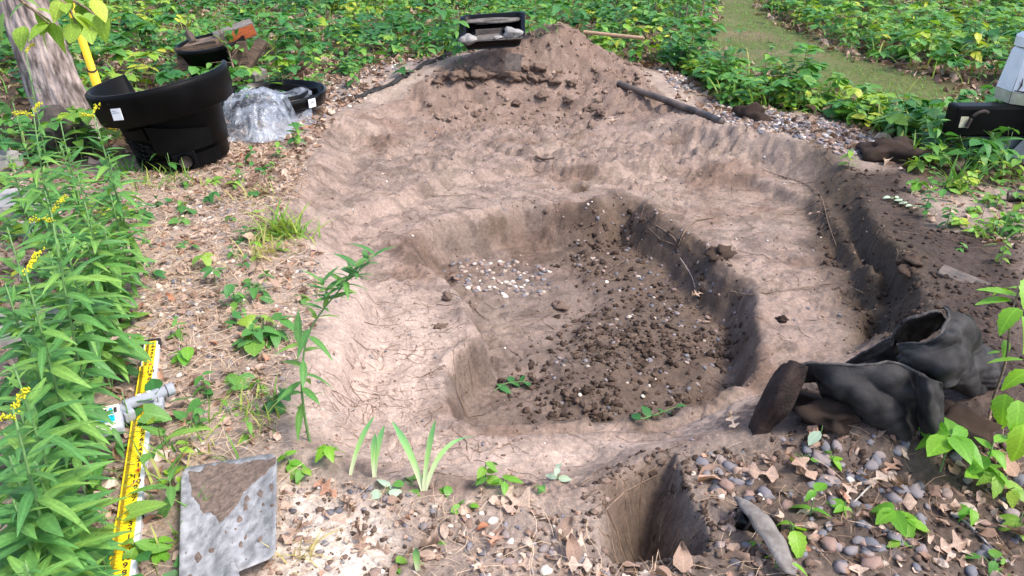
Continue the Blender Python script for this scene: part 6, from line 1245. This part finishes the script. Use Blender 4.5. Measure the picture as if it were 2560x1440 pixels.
# ------------------------------------------------------------------ seedlings one can point at
S_ = [ # px, py, layout, h, n, L, leaf, mat, tint, label
 (600, 470, 'opp', .16, 8, .06, 'ovate', 'leaf', (.4, .8), 'bushy green seedling left of the dark rim of the pit'), (745, 372, 'opp', .20, 14, .085, 'ovate', 'leaf', (.3, .75), 'leafy bush at the left rim in front of the clear bag'), (700, 400, 'opp', .14, 8, .07, 'serr', 'leaf', (.4, .8), 'smaller leafy seedling left of the bush by the bag'),
 (632, 420, 'opp', .16, 6, .06, 'ovate', 'leaf', (.2, .6), 'thin green seedling between the bag and the pebbles'), (642, 650, 'opp', .10, 4, .055, 'ovate', 'bright', (.2, .6), 'yellow-green two-leaved sprout left of the straw tuft'), (540, 712, 'whorl', .09, 6, .06, 'ovate', 'leaf', (.1, .5), 'dark green seedling in the middle of the left bank'),
 (590, 770, 'opp', .12, 6, .075, 'ovate', 'leaf', (.2, .75), 'seedling with a hanging pointed leaf on the left bank'), (665, 700, 'opp', .06, 5, .06, 'ovate', 'leaf', (.3, .7), 'small seedling near the left ledge'), (640, 725, 'basal', .05, 6, .05, 'round', 'leaf', (.2, .7), 'low round-leaved plant below the small seedling'),
 (575, 815, 'tri', .06, 5, .05, 'serr', 'leaf', (.2, .5), 'toothed little plant above the rod end'), (645, 870, 'basal', .07, 6, .075, 'round', 'leaf', (.45, .8), 'cluster of big round leaves at the edge of the left bank'), (690, 850, 'tri', .09, 6, .08, 'ovate', 'leaf', (.3, .6), 'oval-leaved plant beside the round leaves'),
 (462, 905, 'tri', .08, 4, .06, 'round', 'bright', (.0, .5), 'light green round-leaved sprout right of the rod tip'), (515, 985, 'opp', .09, 8, .055, 'ovate', 'leaf', (.3, .6), 'four-leaved seedling right of the rod'), (600, 955, 'tri', .06, 3, .085, 'serr', 'leaf', (.5, .7), 'toothed leaf with holes beside the left ledge'), (523, 1010, 'basal', .05, 2, .07, 'heart', 'leaf', (.3, .5), 'single heart-shaped leaf above the grey clamp'),
 (655, 980, 'tri', .05, 5, .05, 'serr', 'bright', (0, .4), 'small light toothed leaves beside the bare ledge'), (575, 1040, 'basal', .05, 5, .08, 'lance', 'bright', (0, .3), 'long pale green leaves right of the clamp'), (435, 1210, 'basal', .05, 3, .07, 'ovate', 'bright', (.5, .9), 'yellow oval leaf between rod and shovel'), (400, 1390, 'tri', .05, 6, .045, 'serr', 'bright', (0, .4), 'clover-like cluster left of the shovel corner'),
 (435, 1250, 'spiral', .10, 9, .11, 'lance', 'weed', (.2, .6), 'spread of lance leaves between rod and shovel'), (420, 1120, 'spiral', .08, 8, .10, 'lance', 'weed', (.3, .8), 'lance-leaved plant just right of the rod'), (725, 1170, 'tri', .05, 6, .05, 'serr', 'bright', (.1, .5), 'strawberry-like leaves at the shovel corner'), (750, 1195, 'tri', .05, 6, .04, 'serr', 'leaf', (.6, .9), 'small toothed leaves below the tall weed'),
 (835, 1145, 'tri', .07, 6, .055, 'serr', 'bright', (.1, .5), 'strawberry leaves left of the single iris blade'), (1215, 1215, 'opp', .10, 9, .05, 'ovate', 'leaf', (.5, .9), 'bushy seedling beside the standing oak leaf'), (1262, 1225, 'whorl', .05, 4, .045, 'ovate', 'bright', (.1, .5), 'light sprout on top of the standing oak leaf'), (1110, 1225, 'tri', .03, 4, .04, 'serr', 'bright', (0, .3), 'flat toothed sprout right of the iris shoot'),
 (970, 1235, 'basal', .03, 4, .05, 'round', 'pale', (0, .4), 'pale round leaf at the foot of the iris blades'), (1030, 1215, 'basal', .03, 5, .045, 'round', 'leaf', (.3, .7), 'round green leaves left of the iris shoot'), (1395, 1200, 'opp', .06, 4, .045, 'ovate', 'pale', (0, .4), 'pale sprout on the right part of the front lip'), (1345, 1235, 'opp', .04, 4, .035, 'ovate', 'leaf', (.4, .7), 'tiny green sprout left of the pale sprout'),
 (1085, 1355, 'basal', .02, 3, .06, 'serr', 'leaf', (.6, .8), 'torn green leaf lying near the bottom'), (990, 1425, 'tri', .03, 4, .035, 'round', 'leaf', (.6, .8), 'tiny round leaves at the bottom left of centre'), (1165, 1275, 'basal', .03, 5, .03, 'round', 'bright', (0, .4), 'tiny rosette among dead leaves at the bottom'),
 (2050, 1095, 'basal', .06, 1, .08, 'ovate', 'pale', (0, .2), 'single pale green leaf on the soil under the fabric'), (2010, 1150, 'basal', .03, 5, .035, 'round', 'leaf', (.6, .9), 'tiny bright sprout below the fabric heap'), (2025, 1290, 'opp', .10, 4, .065, 'serr', 'bright', (0, .3), 'upright toothed sprout on the lower right bank'), (2080, 1160, 'tri', .05, 4, .04, 'ovate', 'bright', (0, .5), 'thin pale sprout on the lower right bank'),
 (1975, 1350, 'basal', .07, 3, .065, 'serr', 'bright', (.3, .7), 'birch-like toothed leaf right of the liner strip'), (1915, 1370, 'basal', .05, 2, .045, 'serr', 'bright', (.2, .6), 'small toothed leaf over the liner strip'), (1940, 1425, 'basal', .06, 2, .05, 'lance', 'bright', (.4, .8), 'narrow yellow leaf at the bottom edge'), (2110, 1275, 'tri', .05, 3, .05, 'serr', 'bright', (.1, .5), 'lobed yellow-green leaf left of the strawberry cluster'),
 (2240, 1310, 'tri', .07, 9, .07, 'serr', 'bright', (.1, .5), 'strawberry cluster in the lower right'), (2255, 1365, 'tri', .03, 5, .04, 'serr', 'leaf', (.6, .9), 'small toothed leaves under the strawberry cluster'), (2420, 1290, 'tri', .05, 5, .045, 'serr', 'bright', (0, .4), 'small strawberry plant by the pale twig'), (2500, 1240, 'tri', .09, 8, .06, 'serr', 'leaf', (.7, .95), 'leafy toothed plant near the right edge'),
 (2350, 1180, 'whorl', .15, 8, .10, 'ovate', 'bright', (.1, .45), 'large bright green plant with ribbed oval leaves below the fabric'), (2450, 1210, 'opp', .16, 9, .09, 'ovate', 'bright', (.1, .5), 'second bright ribbed plant toward the right edge'), (2540, 1330, 'tri', .08, 6, .06, 'serr', 'leaf', (.7, .9), 'toothed plant cut by the lower right edge'), (2480, 1425, 'basal', .05, 5, .05, 'serr', 'leaf', (.5, .8), 'toothed leaves in the bottom right corner'),
 (2310, 545, 'opp', .17, 12, .06, 'ovate', 'leaf', (.25, .5), 'dense round-leaved green sprig at the right bank'), (2365, 570, 'opp', .14, 12, .06, 'ovate', 'leaf', (.25, .55), 'second dense green sprig beside the first on the right bank'), (2440, 580, 'opp', .08, 8, .05, 'serr', 'bright', (.1, .5), 'yellow-green sprig at the right bank'), (2480, 560, 'tri', .08, 6, .05, 'serr', 'bright', (.1, .5), 'lobed light seedling beside the yellow-green sprig'),
 (2500, 660, 'opp', .12, 10, .05, 'ovate', 'leaf', (.6, .9), 'light green sprig above the big backlit leaves'), (2400, 625, 'tri', .04, 6, .035, 'ovate', 'leaf', (.5, .8), 'tiny sprig below the dense green sprigs'), (2290, 430, 'tri', .12, 9, .08, 'round', 'leaf', (.6, .9), 'clover-like seedling at the edge of the dark soil'), (2345, 420, 'opp', .20, 9, .10, 'ovate', 'leaf', (.55, .8), 'pale broad-leaved seedling under the strappy clump'),
 (2290, 480, 'whorl', .08, 5, .07, 'round', 'bright', (.0, .3), 'round-leaved yellow-green seedling by the sod'), (2120, 418, 'opp', .12, 8, .07, 'ovate', 'leaf', (.55, .9), 'seedling growing out of the pebble strip'), (2400, 480, 'tri', .10, 9, .07, 'round', 'leaf', (.65, .95), 'seedling cluster beside the arching grass'), (2490, 520, 'opp', .12, 8, .07, 'ovate', 'leaf', (.4, .9), 'leafy seedling behind the hose end'),
 (2440, 440, 'opp', .18, 9, .09, 'serr', 'leaf', (.5, .8), 'toothed seedling in front of the trailer frame'), (2530, 460, 'opp', .2, 9, .09, 'ovate', 'leaf', (.5, .9), 'leafy seedling at the right edge under the trailer'), (430, 440, 'tri', .16, 6, .10, 'ovate', 'leaf', (.35, .6), 'broad green leaves in front of the tub base'), (885, 215, 'opp', .22, 12, .10, 'ovate', 'leaf', (.4, .7), 'leafy seedling on the back left rim'),
 (870, 190, 'opp', .2, 10, .10, 'ovate', 'leaf', (.3, .6), 'darker seedling just behind the back left rim seedling'), (1005, 190, 'opp', .16, 8, .11, 'ovate', 'leaf', (.2, .45), 'three dark leaves hanging over the back slope'), (910, 170, 'opp', .3, 10, .11, 'ovate', 'leaf', (.4, .7), 'tall seedling behind the back left rim'), (985, 140, 'opp', .25, 8, .12, 'ovate', 'leaf', (.2, .5), 'broad-leaved seedling left of the basin mound'),
 (1110, 158, 'opp', .48, 10, .15, 'ovate', 'leaf', (.2, .6), 'large-leaved plant hanging over the left of the basin'), (1150, 160, 'opp', .46, 9, .16, 'ovate', 'leaf', (.3, .6), 'plant with big oval leaves in front of the basin corner'), (1345, 100, 'opp', .30, 6, .12, 'ovate', 'leaf', (.5, .8), 'yellowish seedling between basin and mound top'), (1392, 82, 'whorl', .25, 3, .18, 'ovate', 'leaf', (.25, .35), 'single large leaf drooping over the mound top'),
 (280, 980, 'basal', .22, 3, .12, 'heart', 'weed', (.3, .6), 'heart-shaped leaves left of the receiver'), (330, 1075, 'basal', .16, 2, .11, 'heart', 'weed', (.4, .6), 'heart-shaped leaf hanging over the receiver'), (215, 930, 'basal', .22, 4, .11, 'heart', 'weed', (.4, .7), 'pointed heart-shaped leaves above the receiver'), (300, 1140, 'opp', .12, 8, .09, 'lance', 'weed', (.1, .4), 'dark narrow-leaved plant below the receiver'),
 (270, 1330, 'basal', .12, 4, .09, 'heart', 'weed', (.5, .9), 'heart-leaved plant over the lower rod'), (470, 620, 'basal', .04, 4, .05, 'serr', 'leaf', (.2, .5), 'small dark sprout by the orange-yellow leaf'), (370, 560, 'opp', .12, 8, .07, 'ovate', 'leaf', (.2, .5), 'leafy plant at the edge of the goldenrod'), (600, 605, 'tri', .05, 4, .05, 'round', 'leaf', (.1, .3), 'dark round leaves left of the straw tuft')]
for k, (px, py, lay, h, n, L, lf, m, tn, lb) in enumerate(S_):
    g = ground_pt(px, py); plant((g.x, g.y, g.z-.005), lay, h, n, L, lf, m, lb, tint=tn, seed=200+k, stemr=.002 if h < .15 else .003)
# white-leaved cut sprig on the right bank
def sprig(pxs, lz, n, L, m, tn, label, lk='ovate'):
    g = [ground_pt(x, y)+Vector((0, 0, lz)) for x, y in pxs]; root = thing('sprig', label, 'sprig', g[0]); pts = smooth_line([p-g[0] for p in g], 5); tube('stem', pts, .0022, M['stem'], root, 5)['tint'] = .3
    for i in range(n):
        q = pts[int((len(pts)-1)*(i//2+1)/(n//2+1))]; d = (pts[-1]-pts[0]); az = math.atan2(-d.x, d.y)+(1 if i % 2 else -1)*rnd.uniform(.6, 1.2); o = link('leaf', leaf_mesh(lk, m, rnd.randrange(3)), root, q); l = L*rnd.uniform(.8, 1.15)
        o.rotation_euler = (Matrix.Rotation(az, 3, 'Z') @ Matrix.Rotation(rnd.uniform(0, .5), 3, 'X') @ Matrix.Rotation(rnd.gauss(0, .3), 3, 'Y')).to_euler(); o.scale = (l, l, l); o['tint'] = rnd.uniform(*tn)
sprig([(2320, 530), (2270, 520), (2240, 505), (2205, 500)], .02, 12, .045, 'pale', (0, .6), 'silvery white-leaved sprig lying on the dark right bank')
sprig([(1235, 985), (1262, 968), (1300, 962), (1320, 965)], .015, 6, .055, 'leaf', (.2, .35), 'fallen green oak sprig on the front left of the pit floor', 'oak' if False else 'serr')
sprig([(1590, 1060), (1625, 1050), (1690, 1025)], .015, 7, .05, 'leaf', (.05, .3), 'dark green sprig at the front edge of the deep pit', 'serr')
# backlit branch coming in from the right edge
def right_branch():
    A = P(2470, 1090, .05); root = thing('young_shrub', 'young shrub with large backlit yellow-green toothed leaves at the right edge', 'shrub', A)
    pts = smooth_line([Vector((0, 0, -.03)), P(2480, 1010, .12)-A, P(2515, 900, .28)-A, P(2530, 780, .42)-A, P(2580, 640, .55)-A], 6); tube('stem', pts, list(np.linspace(.005, .002, len(pts))), M['twig'], root, 6)
    r = random.Random(2)
    for (x, y, h, az, el, L, t) in [(2530, 750, .44, 80, -.1, .13, .35), (2545, 740, .45, 60, .1, .14, .5), (2545, 770, .44, 120, -.2, .12, .4), (2555, 790, .42, 190, -.7, .14, .4), (2540, 720, .46, 20, -.2, .10, .45), (2510, 850, .33, 200, -.8, .07, .25), (2560, 900, .32, 75, -.1, .12, .45), (2575, 930, .30, 100, -.1, .11, .5), (2515, 985, .2, 150, -.9, .13, .35), (2545, 1000, .25, 170, -.8, .14, .4), (2560, 1060, .2, 165, -1.0, .15, .75), (2500, 880, .27, 60, -.3, .045, .2), (2580, 700, .5, 150, -.3, .13, .5)]:
        az = R(az); q = P(x, y, h)-A; o = link('leaf', leaf_mesh('serr', 'bright', r.randrange(3)), root, q)
        o.rotation_euler = (Matrix.Rotation(az, 3, 'Z') @ Matrix.Rotation(el, 3, 'X') @ Matrix.Rotation(r.gauss(0, .25), 3, 'Y')).to_euler(); L *= .8; o.scale = (L, L, L); o['tint'] = t
right_branch()
# saplings with bare stems behind the pit, on the right of the mound
def sapling(px, py, h, lean, label, n=14, sd=0):
    g = ground_pt(px, py); root = thing('sapling', label, 'sapling', g); r = random.Random(sd); pts = smooth_line([Vector((0, 0, -.03)), Vector((lean*.3, 0, h*.35)), Vector((lean*.5, .03, h*.65)), Vector((lean, .05, h))], 5)
    tube('stem', pts, list(np.linspace(.013, .004, len(pts))), M['twig'], root, 6)
    for i in range(n):
        q = pts[int(len(pts)*(.3+.7*i/n))]; e = q+Vector((r.uniform(-.2, .2), r.uniform(-.2, .2), r.uniform(.02, .12))); br = tube('branch', [q, q.lerp(e, .5)+Vector((0, 0, .01)), e], .0025, M['twig'], root, 4)
        for j in range(2): o = link('leaf', leaf_mesh('ovate', 'leaf', r.randrange(3)), br, e if j else q.lerp(e, .6)); l = r.uniform(.06, .10); o.rotation_euler = (r.uniform(-.5, .2), r.gauss(0, .3), r.uniform(0, 6.28)); o.scale = (l, l, l); o['tint'] = r.uniform(.2, .8)
sapling(1700, 118, 1.1, .12, 'taller bare-stemmed sapling behind the pit on the right of the mound', sd=1); sapling(1722, 122, .9, .3, 'thinner sapling leaning right beside the taller one', sd=2); sapling(1640, 60, .9, -.1, 'small sapling far behind the mound', sd=3)
sapling(968, 60, .8, .05, 'thin sapling behind the back left rim', sd=4); sapling(610, 232, .62, -.2, 'yellow-green sapling growing in front of the timber heap', n=22, sd=5)
